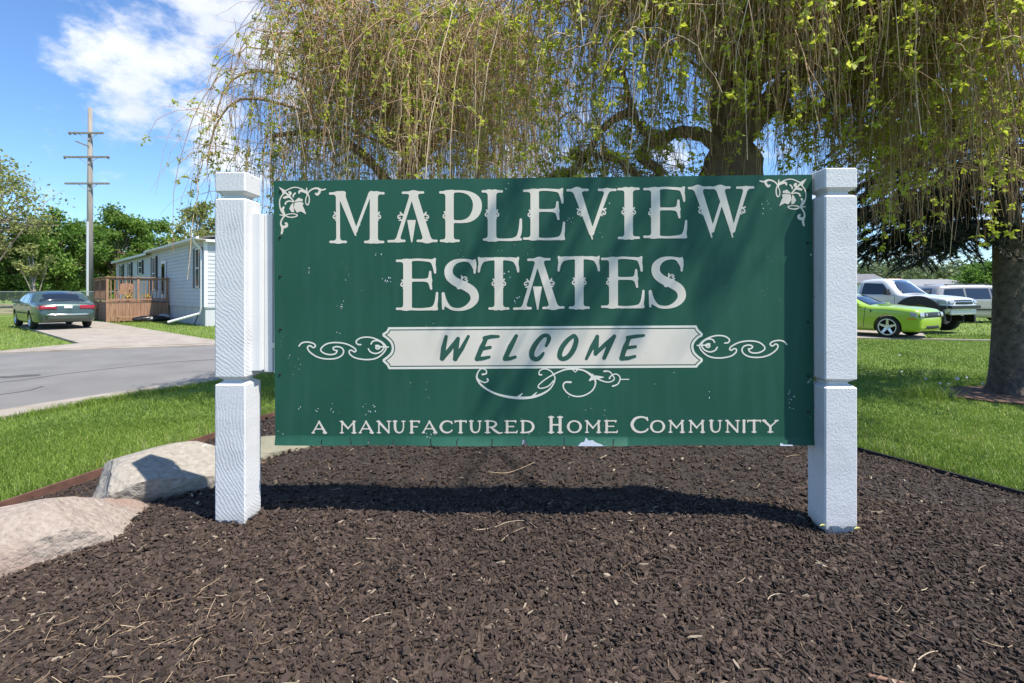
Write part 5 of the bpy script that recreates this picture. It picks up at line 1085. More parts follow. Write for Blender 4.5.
# ------------------------------------------------------------------ mobile home
HA = Vector((-13.2, 22.0)); HD = Vector((-.707, .707)); HNn = Vector((-.707, -.707))     # near corner, along the long wall, outward
def wall_t(px):     # metre along the long wall seen at picture column px
    k = (px - HX) / F; return (k * HA.y - HA.x) / (HD.x - k * HD.y)
def wall_z(px, py): t = wall_t(px); return HC - (py - HY) * (HA.y + HD.y * t) / F
MH = Matrix(((HD.x, -HNn.x, 0, HA.x), (HD.y, -HNn.y, 0, HA.y), (0, 0, 1, 0), (0, 0, 0, 1)))       # local x along wall, y into the house, z up
house = empty('mobile_home', (HA.x, HA.y, .0), label='long pale grey vinyl-sided mobile home with black shutters behind the wooden deck', cat='house')
HP = house.matrix_basis.inverted()
def hpart(mb, name, mat, parent=None, **k):
    o = mb.build(name, mat, house, **k); o.matrix_basis = HP @ MH
    if parent is not None: o.parent = parent; o.matrix_basis = Matrix.Identity(4)
    return o
LEN, WID, ZS, ZE = 23.6, 8.2, .80, 3.70
def lap(x0, x1, y, z0, z1, step, axis, mb, proud=.018):
    z = z0
    while z < z1 - .01:
        zz = min(z + step, z1)
        if axis == 'x': v = [(x0, y - proud, z), (x1, y - proud, z), (x1, y - .003, zz), (x0, y - .003, zz), (x0, y, z), (x1, y, z)]; mb.add(v, [(0, 1, 2, 3), (4, 5, 1, 0)])
        else: v = [(y - proud, x0, z), (y - proud, x1, z), (y - .003, x1, zz), (y - .003, x0, zz), (y, x0, z), (y, x1, z)]; mb.add(v, [(1, 0, 3, 2), (5, 4, 0, 1)])
        z = zz
mb = MB(); lap(0, LEN, 0, ZS, ZE, .17, 'x', mb, .034); lap(.0, WID, 0, ZS, ZE, .17, 'y', mb, .02)
mb.add([(0, 0, ZS), (0, WID, ZS), (LEN, WID, ZS), (LEN, 0, ZS), (0, 0, ZE), (0, WID, ZE), (LEN, WID, ZE), (LEN, 0, ZE)], [(0, 1, 5, 4), (1, 2, 6, 5), (2, 3, 7, 6), (3, 0, 4, 7)])
mb.add([(0, 0, ZE), (0, WID, ZE), (0, WID / 2, ZE + .75), (LEN, 0, ZE), (LEN, WID, ZE), (LEN, WID / 2, ZE + .75)], [(0, 1, 2), (3, 4, 5)])
hpart(mb, 'siding', m_siding, recalc=False)
mb = MB(); mb.box((.03, .03, -.1), (LEN - .03, WID - .03, ZS - .004)); mb.box((-.012, -.012, ZS - .05), (LEN + .012, .02, ZS - .006)); mb.box((-.012, .021, ZS - .05), (.02, WID, ZS - .006))
for x in np.arange(.9, LEN, 1.22): mb.box((x, .012, .0), (x + .03, .0295, ZS - .055))
hpart(mb, 'skirting', m_skirt)
# roof: low gable with eaves, a step where the far half sits a little lower
x_step = wall_t(152)
mb = MB(); ov = .28
def gable(x0, x1, dz): mb.prism([(-ov, ZE + .02 + dz), (-ov, ZE + .10 + dz), (WID / 2, ZE + .88 + dz), (WID + ov, ZE + .10 + dz), (WID + ov, ZE + .02 + dz), (WID / 2, ZE + .78 + dz)], x0, x1, Matrix(((0, 1, 0, 0), (1, 0, 0, 0), (0, 0, 1, 0), (0, 0, 0, 1))))
gable(-.25, x_step, 0); gable(x_step + .002, LEN + .2, -.10)
hpart(mb, 'roof', m_roof)
mb = MB(); mb.box((-.26, -ov - .03, ZE - .02), (x_step, -ov - .003, ZE + .12)); mb.box((x_step + .004, -ov - .03, ZE - .12), (LEN + .2, -ov - .003, ZE + .02)); hpart(mb, 'fascia', m_white)
mb = MB(); mb.box((-.24, -ov + .001, ZE - .012), (LEN + .15, -.02, ZE + .012)); mb.box((-.23, -.018, ZE - .1), (-.02, WID + .1, ZE + .014)); hpart(mb, 'soffit', m_white)
mb = MB(); mb.box((-.28, -ov - .13, ZE - .01), (x_step, -ov - .032, ZE + .085)); hpart(mb, 'gutter', m_white, bevel=.012)
mb = MB(); mb.tube([(.22, -ov - .08, ZE - .01), (.22, -ov - .06, ZE - .12), (.22, -.09, ZE - .40), (.22, -.07, ZE - .55), (.22, -.07, .75), (.30, -.12, .52), (.95, -1.15, .16)], .055, 8); hpart(mb, 'downspout', m_white)
mb = MB(); mb.box((-.02, -.03, ZS), (.10, -.0185, ZE - .02)); mb.box((-.03, -.03, ZS), (-.0185, .10, ZE - .02)); hpart(mb, 'corner_trim', m_white)
def window(x0, x1, z0, z1, shutters=True, name='window'):
    mb = MB(); w = .055
    mb.box((x0, -.086, z0), (x1, -.0345, z0 + w)); mb.box((x0, -.086, z1 - w), (x1, -.0345, z1)); mb.box((x0, -.086, z0 + w), (x0 + w, -.0345, z1 - w)); mb.box((x1 - w, -.086, z0 + w), (x1, -.0345, z1 - w)); mb.box((x0 + w, -.080, (z0 + z1) / 2 - .025), (x1 - w, -.0345, (z0 + z1) / 2 + .025))
    o = hpart(mb, name, m_white)
    mb = MB(); mb.box((x0 + w, -.064, z0 + w), (x1 - w, -.058, z1 - w)); hpart(mb, 'pane', m_glass, o)
    if shutters:
        sw = .30
        for a in (x0 - sw - .03, x1 + .03):
            mb = MB(); mb.box((a, -.086, z0 - .02), (a + sw, -.0355, z1 + .02))
            for z in np.arange(z0 + .04, z1 - .04, .075): mb.box((a + .035, -.094, z), (a + sw - .035, -.0865, z + .045))
            hpart(mb, 'shutter', m_shut)
for pl, pr, pt_, pb, sh in ((197.0, 201.0, 248.5, 287.6, 1), (140.0, 143.0, 261, 274, 1), (129.9, 132.0, 263, 289, 1), (121.5, 123.6, 265, 290, 1), (153.6, 156.8, 257, 290, 1)):
    t1, t0 = wall_t(pl), wall_t(pr); window(t0, t1, wall_z((pl + pr) / 2, pb), wall_z((pl + pr) / 2, pt_), sh)
td = wall_t(165); mb = MB(); mb.box((td - .5, -.086, 1.02), (td + .5, -.0355, 3.12)); dr_ = hpart(mb, 'door', m_white, bevel=.01)
mb = MB(); mb.box((td - .36, -.098, 1.35), (td + .36, -.0915, 2.95)); hpart(mb, 'door_pane', m_glassd, dr_)
mb = MB(); mb.box((td - .46, -.125, 1.95), (td - .40, -.0985, 2.08)); hpart(mb, 'handle', m_galv, dr_)
mb = MB(); mb.tube([(.62, -.25, .02), (.52, -.06, .62)], .022, 6); tag(mb.build('splash_stake', m_black), 'thin black stake leaning on the skirting beside the downspout', 'stake').matrix_basis = MH

# wooden deck
t1 = wall_t(169.7); MD = MH @ Matrix.Translation((t1, 0, 0))
deck = empty('wooden_deck', (HA.x + HD.x * t1, HA.y + HD.y * t1, 0), label='brown wooden deck with railing and plank skirting against the mobile home', cat='deck')
DP = deck.matrix_basis.inverted()
def dpart(mb, name, mat, **k): o = mb.build(name, mat, deck, **k); o.matrix_basis = DP @ MD; return o
DW, DL, DZ, DR = 2.55, 4.6, .96, 2.16
mb = MB()
for i in range(17): y = -.04 - (i + 1) * (DW / 17); mb.box((0, y + .008, DZ - .04), (DL, y + DW / 17, DZ))
dpart(mb, 'floor', m_deckd)
mb = MB()
for i in range(17): y = -.05 - (i + 1) * ((DW - .02) / 17); mb.box((.012, y + .012, .02 + .02 * math.sin(i * 3.1)), (.036, y + DW / 17, DZ - .045))
dpart(mb, 'skirting', m_deckv)
mb = MB()
for i in range(30): x = .04 + i * (DL / 30); mb.box((x, -DW - .03, .02 + .015 * math.sin(i * 2.3)), (x + DL / 30 - .012, -DW - .005, DZ - .045))
dpart(mb, 'skirting', m_deckd)
for x, y in ((.06, -DW), (.06, -.10), (.06, -DW / 2 - .05), (DL / 2, -DW), (DL - .05, -DW), (DL - .05, -.1)):
    mb = MB(); mb.box((x - .05, y - .05, 0), (x + .05, y + .05, DR - .002)); dpart(mb, 'post', m_deckv, bevel=.006)
mb = MB(); mb.box((-.03, -DW - .09, DR), (.14, -.02, DR + .04)); mb.box((.042, -DW, DR - .12), (.078, -.03, DR - .03)); mb.box((.042, -DW, DZ + .07), (.078, -.03, DZ + .16)); mb.box((.14, -DW - .09, DR), (DL, -DW + .08, DR + .04)); mb.box((.1, -DW - .02, DR - .12), (DL, -DW + .02, DR - .03)); mb.box((.1, -DW - .02, DZ + .07), (DL, -DW + .02, DZ + .16))
dpart(mb, 'handrail', m_deckv)
for i in range(16):
    y = -DW + .14 + i * (DW - .24) / 15
    mb = MB(); mb.box((.045, y - .018, DZ + .16), (.075, y + .018, DR - .12)); dpart(mb, 'baluster', m_deckv)
for i in range(24):
    x = .22 + i * (DL - .35) / 23
    mb = MB(); mb.box((x - .018, -DW - .015, DZ + .16), (x + .018, -DW + .015, DR - .12)); dpart(mb, 'baluster', m_deckd)
# steps at the far end of the deck
st = empty('wooden_steps', (0, 0, 0), label='flight of wooden steps down from the far side of the deck', cat='steps'); st.matrix_basis = MD @ Matrix.Translation((2.9, -DW - .06, 0))
for i in range(4):
    mb = MB(); mb.box((0, -.30 * (i + 1), DZ - .2 * (i + 1) - .04), (1.15, -.30 * i - .01, DZ - .2 * (i + 1))); mb.build('tread', m_deckd, st)
for x in (-.05, 1.152): mb = MB(); mb.prism([(-1.25, 0), (-1.25, .12), (0, DZ - .06), (0, DZ - .36), (-.9, 0)], x, x + .045, Matrix(((0, 1, 0, 0), (1, 0, 0, 0), (0, 0, 1, 0), (0, 0, 0, 1)))); mb.build('stringer', m_deckv, st)
# things on and by the deck
def chair():
    o = empty('deck_chair', label='slatted wooden chair standing on the deck behind the railing', cat='chair'); o.matrix_basis = MD @ Matrix.Translation((1.3, -1.7, DZ)) @ Matrix.Rotation(R(-70), 4, 'Z')
    mb = MB(); 
    for i in range(5): mb.box((-.28 + i * .115, -.25, .38), (-.28 + i * .115 + .1, .28, .40))
    mb.build('seat', m_deckv, o)
    mb = MB()
    for i in range(5): mb.box((-.28 + i * .115, .27, .40), (-.28 + i * .115 + .1, .29, 1.02 - .03 * abs(i - 2)), Matrix.Rotation(R(-8), 4, 'X'))
    mb.build('backrest', m_deckv, o)
    for x, y in ((-.28, -.24), (.26, -.24), (-.28, .2), (.26, .2)): mb = MB(); mb.box((x, y, 0), (x + .05, y + .05, .379 if y > 0 else .60)); mb.build('leg', m_deckv, o)
    for x in (-.31, .25): mb = MB(); mb.box((x, -.3, .601), (x + .10, .26, .625)); mb.build('armrest', m_deckv, o)
chair()
m_pot = M('clay_pot', (.35, .15, .08), (.42, .2, .11), 8, .8); m_flw = M('yellow_flower', (.65, .5, .06), (.4, .35, .08), 20, .7)
for i, (x, lb) in enumerate(((-.9, 'clay pot of yellow flowers on the deck edge, nearest the house'), (-1.7, 'clay pot of yellow flowers in the middle of the deck edge'))):
    o = empty('flower_pot', label=lb, cat='plant pot'); o.matrix_basis = MD @ Matrix.Translation((.32, x, DZ))
    mb = MB(); mb.lathe([(.001, 0), (.08, 0), (.12, .2), (.135, .2), (.135, .23), (.11, .23), (.1, .19), (.001, .19)], 16, Matrix.Rotation(R(90), 4, 'X')); mb.build('pot', m_pot, o, smooth=False)
    gg = np.random.default_rng(i + 5); cc = gg.normal(0, 1, (160, 3)) * np.array([.11, .11, .06]) + np.array([0, 0, .30]); V, Fq = leafquads(gg, cc, .07 * gg.uniform(.6, 1.2, 160)); mesh_np('foliage', V, Fq, m_flw, o)
stp = empty('step_stool', label='low wooden step box on the grass before the deck skirting', cat='step'); stp.matrix_basis = MD @ Matrix.Translation((-.42, -1.75, 0))
mb = MB(); mb.box((-.15, -.5, .22), (.16, .5, .26)); mb.build('tread', m_deckv, stp)
for y in (-.46, .41): mb = MB(); mb.box((-.12, y, -.02), (.13, y + .05, .219)); mb.build('leg', m_deckv, stp)
def bundle(c, s, mat, seed, label, name='bundle', cat='bundle'):
    r_ = random.Random(seed); bm = bmesh.new(); bmesh.ops.create_icosphere(bm, subdivisions=4, radius=1)
    for v in bm.verts:
        q = v.co; k = 1 + .28 * (float(vnoise(q.x * 2 + q.z, q.y * 2 - q.z, 1.4, seed)) - .5) + .16 * (float(vnoise(q.x * 5, q.y * 5 + q.z * 4, 1.2, seed + 1)) - .5); v.co = Vector((q.x * s[0] * k, q.y * s[1] * k, max(q.z, -.5) * s[2] * k))
    me = bpy.data.meshes.new(name); bm.to_mesh(me); bm.free(); me.materials.append(mat); me.polygons.foreach_set('use_smooth', np.full(len(me.polygons), True)); o = link(bpy.data.objects.new(name, me)); o.matrix_basis = MD @ Matrix.Translation(c); return tag(o, label, cat)
bundle((-.75, -.95, .1), (.22, .75, .17), M('black_sheet', (.012, .013, .015), rough=.35), 5, 'long dark crumpled bundle lying on the grass before the deck')
bundle((-.45, -.35, .14), (.2, .3, .2), M('grey_sack', (.34, .34, .33), (.45, .45, .44), 5, .7), 9, 'small pale grey sack between the dark bundle and the house', 'sack', 'sack')

# ------------------------------------------------------------------ utility pole, fence, far building
pY = 35.0; pp = P(90, 300, pY)
pole = empty('utility_pole', (pp.x, pp.y, 0), label='tall weathered wooden utility pole with three crossarms', cat='utility pole')
mb = MB(); zt = HC + (292 - 108) * pY / F; mb.tube([(0, 0, -.3), (0, 0, zt * .5), (.01, 0, zt)], [.20, .175, .13], 14); mb.build('shaft', m_pole, pole, smooth=True)
for y_, a, b in ((133.8, 70.7, 105.5), (157.7, 66, 111), (184, 67, 111.5)):
    z = HC + (292 - y_) * pY / F; mb = MB(); mb.box(((a - 90) * pY / F, -.21, z - .06), ((b - 90) * pY / F, -.11, z + .06)); mb.build('crossarm', m_pole, pole)
    for sx in (-1, 1): mb = MB(); mb.bar((sx * .62, -.16, z - .07), (0, -.16, z - .5), .03, .03); mb.build('brace', m_galv, pole)
z = HC + (292 - 146) * pY / F; mb = MB(); mb.bar((-.85, -.16, z + .28), (.05, -.16, z - .08), .08, .09); mb.build('crossarm', m_pole, pole)
for px, y_ in ((72, 133), (66.8, 157), (110.2, 157), (77, 133)):
    z = HC + (292 - y_) * pY / F + .06; mb = MB(); mb.lathe([(.001, 0), (.05, 0), (.05, .05), (.075, .08), (.075, .12), (.05, .14), (.06, .18), (.04, .24), (.001, .25)], 10, Matrix.Translation(((px - 90) * pY / F, -.16, z)) @ Matrix.Rotation(R(90), 4, 'X') @ Matrix.Scale(-1, 4, (0, 1, 0))); mb.build('insulator', m_ins, pole, smooth=True)
mb = MB(); zc = HC + (292 - 222) * pY / F; mb.tube([(.0, -.205, 1.2), (.0, -.20, zc)], .075, 8); mb.build('conduit', M('pale_conduit', (.5, .51, .52), rough=.5), pole)
mb = MB(); q0, q1 = Vector((pp.x - .05, pp.y - .2, HC + (292 - 222) * pY / F)), P(-60, 196, 48)
mb.tube([q0.lerp(q1, t) - Vector((0, 0, 1.1 * 4 * t * (1 - t))) for t in np.linspace(0, 1, 14)], .022, 6); tag(mb.build('power_line', m_cable), 'thin service cable sagging from the utility pole to the left edge', 'cable')

fence = empty('chain_link_fence', (-30, 31, 0), label='galvanised chain-link fence behind the parked sedan at the left', cat='fence')
f0, f1 = Vector((-44, 31.0)), Vector((-24.6, 32.2)); fl_n = 8; FO = Vector((-30, 31, 0))
for i in range(fl_n + 1):
    p = f0.lerp(f1, i / fl_n); mb = MB(); mb.tube([(p.x, p.y, -.1), (p.x, p.y, 1.5)], .03, 8); o = mb.build('post', m_galv, fence); o.location = -FO
mb = MB(); mb.tube([(f0.x, f0.y, 1.47), (f1.x, f1.y, 1.47)], .022, 6); mb.build('rail', m_galv, fence).location = -FO
L = (f1 - f0).length; A = []
for s in (-1, 1):
    for x in np.arange(-1.4, L + 1.4, .11):
        x0, x1 = x, x + s * 1.4; t0, t1_ = 0.0, 1.0
        if min(x0, x1) < 0 or max(x0, x1) > L: continue
        a, b = f0.lerp(f1, x0 / L), f0.lerp(f1, x1 / L); A.append([(a.x, a.y, .05), (b.x, b.y, 1.45)])
A = np.array(A); V, Fq = tubes(A, np.full(A.shape[:2], .0045), 3); mesh_np('wire_mesh', V, Fq, m_galv, fence).location = -FO

fb = empty('long_building', (70, 76, 0), label='long low grey-roofed building far behind the parked vehicles', cat='building')
mb = MB(); mb.box((-24, 0, 0), (40, 9, 2.25)); mb.build('wall', M('far_wall', (.42, .42, .42), (.5, .5, .5), 2, .8), fb)
mb = MB(); mb.prism([(-.5, 2.2), (-.5, 2.35), (4.5, 3.45), (9.5, 2.35), (9.5, 2.2), (4.5, 3.25)], -24.4, 40.4, Matrix(((0, 1, 0, 0), (1, 0, 0, 0), (0, 0, 1, 0), (0, 0, 0, 1)))); mb.build('roof', M('far_roof', (.20, .205, .21), (.25, .255, .26), 2, .9), fb)
mb = MB(); mb.box((-24.3, -.52, 2.12), (40.3, -.505, 2.3)); mb.build('fascia', M('far_fascia', (.3, .3, .3), rough=.7), fb)
for i in range(9): mb = MB(); mb.box((-20 + i * 6.6, -.03, .9), (-18.6 + i * 6.6, -.002, 1.9)); mb.build('window', m_glass, fb)
fs = empty('white_shed', (29.5, 42.0, 0), label='white-walled shed partly hidden behind the white pickup cab', cat='shed')
mb = MB(); mb.box((-3.2, 0, 0), (1.4, 4, 2.2)); mb.build('wall', m_white, fs)
mb = MB(); mb.prism([(-.3, 2.2), (2, 3.0), (4.3, 2.2), (4.3, 2.1), (2, 2.88), (-.3, 2.1)], -3.4, 1.6, Matrix(((0, 1, 0, 0), (1, 0, 0, 0), (0, 0, 1, 0), (0, 0, 0, 1)))); mb.build('roof', m_roof, fs)

# ------------------------------------------------------------------ vehicles
def round_poly(pts, n=5): return catmull(pts, n, True)
class Car:
    """side outline inflated into a body; x forward, y left, z up"""
    def __init__(s, outline, wheels, rarch, W, belt, tumble, rr=.16, step=.04, crown=.045, taper=.10):
        s.o = outline; s.w = wheels; s.ra = rarch; s.W = W; s.belt = belt; s.tum = tumble; s.rr = rr; s.step = step; s.crown = crown; s.taper = taper
        xs_ = [p[0] for p in outline]; s.x0, s.x1 = min(xs_), max(xs_)
    def sd0(s, X, Z): return poly_sd(X, Z, s.o)
    def sd(s, X, Z):
        d = s.sd0(X, Z)
        for wx, wz in s.w: d = np.maximum(d, s.ra - np.hypot(X - wx, Z - wz))
        return d
    def half(s, X, Z):
        X = np.asarray(X, float); Z = np.asarray(Z, float); d = -s.sd0(X, Z); w = np.full(X.shape, s.W)
        w = w - np.maximum(Z - s.belt, 0) * s.tum - .10 * np.maximum(s.belt - .35 - Z, 0)
        e = np.maximum(np.abs(X - (s.x0 + s.x1) / 2) / ((s.x1 - s.x0) / 2) - .62, 0) / .38; w = w - s.taper * e ** 2.2
        q = np.clip(1 - d / s.rr, 0, 1); return w - s.rr * .62 * (1 - np.sqrt(np.clip(1 - q * q, 0, 1)))
    def sdp(s, x, z): return float(s.sd0(np.array([x]), np.array([z]))[0])
    def body(s, mat, parent, name='body'):
        xs, zs, X, Z = grid(s.x0 - .1, s.x1 + .1, min(p[1] for p in s.o) - .1, max(p[1] for p in s.o) + .1, s.step)
        polys, segs = fill(s.sd(X, Z), xs, zs, merge=False); V = []; Fq = {}
        al = np.array([q for p in polys for q in p]); hl = s.half(al[:, 0], al[:, 1]); k0 = 0
        for p in polys:
            h = hl[k0:k0 + len(p)]; k0 += len(p)
            for sg in (1, -1):
                n = len(V); V += [(x, sg * y, z) for (x, z), y in zip(p, h)]; f = list(range(n, n + len(p))); Fq.setdefault(len(p), []).append(f if sg < 0 else f[::-1])
        eps = .03; K = 9; A = np.array(segs).reshape(-1, 2); x, z = A[:, 0], A[:, 1]
        gx = s.sd0(x + eps, z) - s.sd0(x - eps, z); gz_ = s.sd0(x, z + eps) - s.sd0(x, z - eps); L = np.hypot(gx, gz_) + 1e-9; gx, gz_ = gx / L, gz_ / L
        cr = np.where((gz_ > -.3) & (np.abs(s.sd0(x, z)) < .03), s.crown, 0); h = s.half(x, z); u = np.linspace(-1, 1, K)[None]; cu = cr[:, None] * (1 - u * u)
        Rw = np.stack([x[:, None] + gx[:, None] * cu, h[:, None] * u, z[:, None] + gz_[:, None] * cu], -1); n = len(V); V = np.concatenate([np.array(V), Rw.reshape(-1, 3)])
        i = (np.arange(len(segs)) * 2 * K)[:, None] + np.arange(K - 1)[None] + n; i = i.ravel(); Fq.setdefault(4, []); Fq[4] = Fq[4] + np.stack([i, i + 1, i + K + 1, i + K], 1).tolist()
        o = mesh_np(name, np.array(V), [np.array(f) for f in Fq.values()], mat, parent, smooth=True)
        bm = bmesh.new(); bm.from_mesh(o.data); bmesh.ops.remove_doubles(bm, verts=bm.verts, dist=.004); bmesh.ops.recalc_face_normals(bm, faces=bm.faces); bm.to_mesh(o.data); bm.free()
        o.data.polygons.foreach_set('use_smooth', np.full(len(o.data.polygons), True))
        try: o.data.set_sharp_from_angle(angle=R(42))
        except Exception: pass
        return o
    def panel(s, name, pts, mat, parent, sides=(1, -1), off=.006, r=.02, step=.03):
        a = np.array(pts); xs, zs, X, Z = grid(a[:, 0].min() - .08, a[:, 0].max() + .08, a[:, 1].min() - .08, a[:, 1].max() + .08, step); polys, _ = fill(poly_sd(X, Z, pts) - r, xs, zs, merge=False)
        for sg in sides:
            V = []; Fq = {}; al = np.array([q for p in polys for q in p]); hl = s.half(al[:, 0], al[:, 1]) + off; k0 = 0
            for p in polys:
                h = hl[k0:k0 + len(p)]; k0 += len(p); n = len(V); V += [(x, sg * y, z) for (x, z), y in zip(p, h)]; f = list(range(n, n + len(p))); Fq.setdefault(len(p), []).append(f if sg < 0 else f[::-1])
            mesh_np(name, np.array(V), [np.array(f) for f in Fq.values()], mat, parent, smooth=True)
    def cross(s, name, p, q, mat, parent, inset=.10, off=.012, K=13, hw=None, rows=5, ulim=(-1, 1)):
        """a panel running across the car between two outline points p, q (x,z)"""
        V = []; p = np.array(p); q = np.array(q); d = q - p; nrm = np.array([-d[1], d[0]]) / np.linalg.norm(d)
        mid = (p + q) / 2
        if float(s.sd0(np.array([mid[0] + nrm[0] * .05]), np.array([mid[1] + nrm[1] * .05]))[0]) < float(s.sd0(np.array([mid[0] - nrm[0] * .05]), np.array([mid[1] - nrm[1] * .05]))[0]): nrm = -nrm
        for i in range(rows):
            t = i / (rows - 1); x, z = p + d * t; dd = float(s.sd0(np.array([x]), np.array([z]))[0]); x, z = x - nrm[0] * dd, z - nrm[1] * dd
            h = float(s.half(np.array([x]), np.array([z]))[0]) - inset if hw is None else hw
            for u in np.linspace(ulim[0], ulim[1], K): c = s.crown * (1 - u * u) + off; V.append((x + nrm[0] * c, u * h, z + nrm[1] * c))
        Fq = [(i * K + k, i * K + k + 1, (i + 1) * K + k + 1, (i + 1) * K + k) for i in range(rows - 1) for k in range(K - 1)]
        o = mesh_np(name, np.array(V), np.array(Fq), mat, parent, smooth=True); bm = bmesh.new(); bm.from_mesh(o.data); bmesh.ops.recalc_face_normals(bm, faces=bm.faces); bmesh.ops.solidify(bm, geom=bm.faces[:], thickness=.008); bm.to_mesh(o.data); bm.free(); return o
    def wheel(s, parent, r, wid, rr, style, dz=0):
        for wx, wz in s.w:
            for sg in (1, -1):
                y = sg * (s.W - .02); T = Matrix.Translation((wx, y, wz)) @ Matrix.Scale(-sg, 4, (0, 1, 0))     # lathe y points inwards
                e = link(bpy.data.objects.new('wheel', None)); e.parent = parent; e.empty_display_size = .1; e.location = (wx, y, wz)
                Tl = Matrix.Scale(-sg, 4, (0, 1, 0))
                mb = MB(); mb.lathe([(rr, .02), (rr + .02, 0), (r - .05, -.004), (r - .015, .015), (r, .05), (r, wid - .05), (r - .015, wid - .015), (r - .05, wid), (rr, wid)], 30, Tl); mb.build('tyre', m_tyre, e, smooth=True)
                mb = MB(); mb.lathe([(rr + .004, .0), (rr - .012, .004), (rr - .025, .03), (rr - .03, .10), (.001, .10)], 30, Tl); o = mb.build('rim', m_dark if style == 'five' else m_rim, e, smooth=False)
                mb = MB(); mb.lathe([(.001, .012), (.05, .012), (.065, .03), (.065, .06)], 14, Tl)
                if style == 'five':
                    mb.lathe([(rr + .003, -.002), (rr - .02, -.002), (rr - .03, .02), (rr - .03, .05)], 30, Tl)
                    for k in range(5):
                        a = 2 * math.pi * k / 5 + .3; ca, sa = math.cos(a), math.sin(a)
                        v = [(x * ca - zz * sa, yy, x * sa + zz * ca) for x, zz, yy in ((.03, -.045, .03), (rr - .02, -.03, .008), (rr - .02, .03, .008), (.03, .045, .03), (.03, -.045, .06), (rr - .02, -.03, .05), (rr - .02, .03, .05), (.03, .045, .06))]
                        mb.add([tuple(Tl @ Vector(q)) for q in v], [(0, 1, 2, 3), (4, 5, 1, 0), (5, 6, 2, 1), (6, 7, 3, 2), (7, 4, 0, 3)])
                else:
                    for k in range(12):
                        a = 2 * math.pi * k / 12; ca, sa = math.cos(a), math.sin(a)
                        v = [(x * ca - zz * sa, yy, x * sa + zz * ca) for x, zz, yy in ((.07, -.012, .05), (rr - .03, -.018, .03), (rr - .03, .018, .03), (.07, .012, .05))]; mb.add([tuple(Tl @ Vector(q)) for q in v], [(0, 1, 2, 3)])
                mb.build('spokes', m_rim, e)
def rotbox(mb, c, s): mb.box((c[0] - s[0] / 2, c[1] - s[1] / 2, c[2] - s[2] / 2), (c[0] + s[0] / 2, c[1] + s[1] / 2, c[2] + s[2] / 2)); return mb
PH = R(58)
def gz(x, y): return 0.012
# --- green-grey sedan on the driveway
th = R(-52); hd = Vector((math.sin(th), math.cos(th)))
sed = empty('sedan', (-18.85, 21.0, .035), math.atan2(hd.y, hd.x), label='dark grey-green older sedan parked on the concrete driveway', cat='car')
c = Car(round_poly([(-2.46, .30), (-2.56, .50), (-2.55, .72), (-2.50, .92), (-2.30, 1.00), (-1.72, 1.035), (-1.45, 1.20), (-1.12, 1.37), (-.6, 1.425), (.05, 1.42), (.45, 1.32), (.98, 1.05), (1.5, .98), (2.2, .89), (2.48, .76), (2.55, .52), (2.48, .30), (2.1, .23), (0, .22), (-2.1, .25)], 4), [(1.42, .335), (-1.40, .335)], .385, .93, .98, .42, rr=.14, taper=.13)
c.body(m_sedan, sed)
c.panel('window', [(.78, 1.03), (.34, 1.30), (-.12, 1.345), (-.14, 1.03)], m_glassd, sed, r=.012); c.panel('window', [(-.22, 1.03), (-.20, 1.345), (-.62, 1.34), (-.98, 1.24), (-1.16, 1.03)], m_glassd, sed, r=.012)
c.cross('rear_window', (-1.70, 1.055), (-1.16, 1.355), m_glassd, sed, inset=.13); c.cross('windshield', (.98, 1.05), (.44, 1.325), m_glassd, sed, inset=.13)
for sg in (-1, 1):
    c.cross('tail_light', (-2.545, .76), (-2.505, .90), m_red, sed, hw=.80, ulim=(.42, 1.0) if sg > 0 else (-1.0, -.42), rows=4, off=.014)
    c.panel('tail_light', [(-2.50, .77), (-2.30, .78), (-2.32, .895), (-2.46, .895)], m_red, sed, sides=(sg,), off=.006, r=.004)
    rotbox(MB(), (.80, sg * 1.0, 1.04), (.10, .20, .12)).build('mirror', m_sedan, sed, bevel=.03)
    for x in (-.05, -1.02): rotbox(MB(), (x, sg * .955, .90), (.16, .03, .03)).build('door_handle', m_trimb, sed)
c.cross('license_plate', (-2.545, .775), (-2.515, .885), m_plate, sed, hw=.17, rows=3, off=.02)
c.cross('bumper', (-2.50, .40), (-2.55, .62), m_sedan, sed, inset=.06, off=.055); c.cross('bumper_strip', (-2.548, .55), (-2.552, .60), m_chrome, sed, inset=.06, off=.068)
c.panel('side_moulding', [(-2.0, .58), (-1.85, .58), (-1.85, .62), (-2.0, .62)], m_trimb, sed, off=.01, r=.004); c.panel('side_moulding', [(-.95, .58), (.95, .58), (.95, .63), (-.95, .63)], m_trimb, sed, off=.012, r=.004)
c.panel('headlight', [(2.25, .68), (2.44, .66), (2.42, .78), (2.28, .82)], m_lamp, sed, r=.004)
c.wheel(sed, .335, .21, .205, 'fine')
# seat backs and headrests behind the glass are dark; a pale box on the rear shelf
# --- lime coupe
hv = Vector((math.cos(PH), -math.sin(PH))); rz_ = -PH
lim = empty('coupe', (11.89, 17.86, gz(0, 0)), rz_, label='bright lime green sports coupe with silver five-spoke wheels', cat='car')
c = Car(round_poly([(-2.30, .34), (-2.38, .60), (-2.36, .98), (-2.15, 1.05), (-1.75, 1.06), (-1.2, 1.25), (-.62, 1.375), (-.1, 1.37), (.30, 1.24), (.86, .99), (1.4, .965), (1.95, .92), (2.19, .85), (2.25, .66), (2.25, .42), (2.20, .25), (1.9, .20), (0, .19), (-2.0, .24)], 4), [(1.40, .335), (-1.32, .335)], .385, .94, .95, .5, rr=.15, taper=.12)
c.body(m_lime, lim)
c.panel('window', [(.66, .985), (.28, 1.20), (-.1, 1.30), (-.55, 1.30), (-.72, .985)], m_glassd, lim, r=.012); c.panel('quarter_window', [(-.85, 1.0), (-.72, 1.28), (-1.15, 1.16), (-1.35, 1.0)], m_glassd, lim, r=.008)
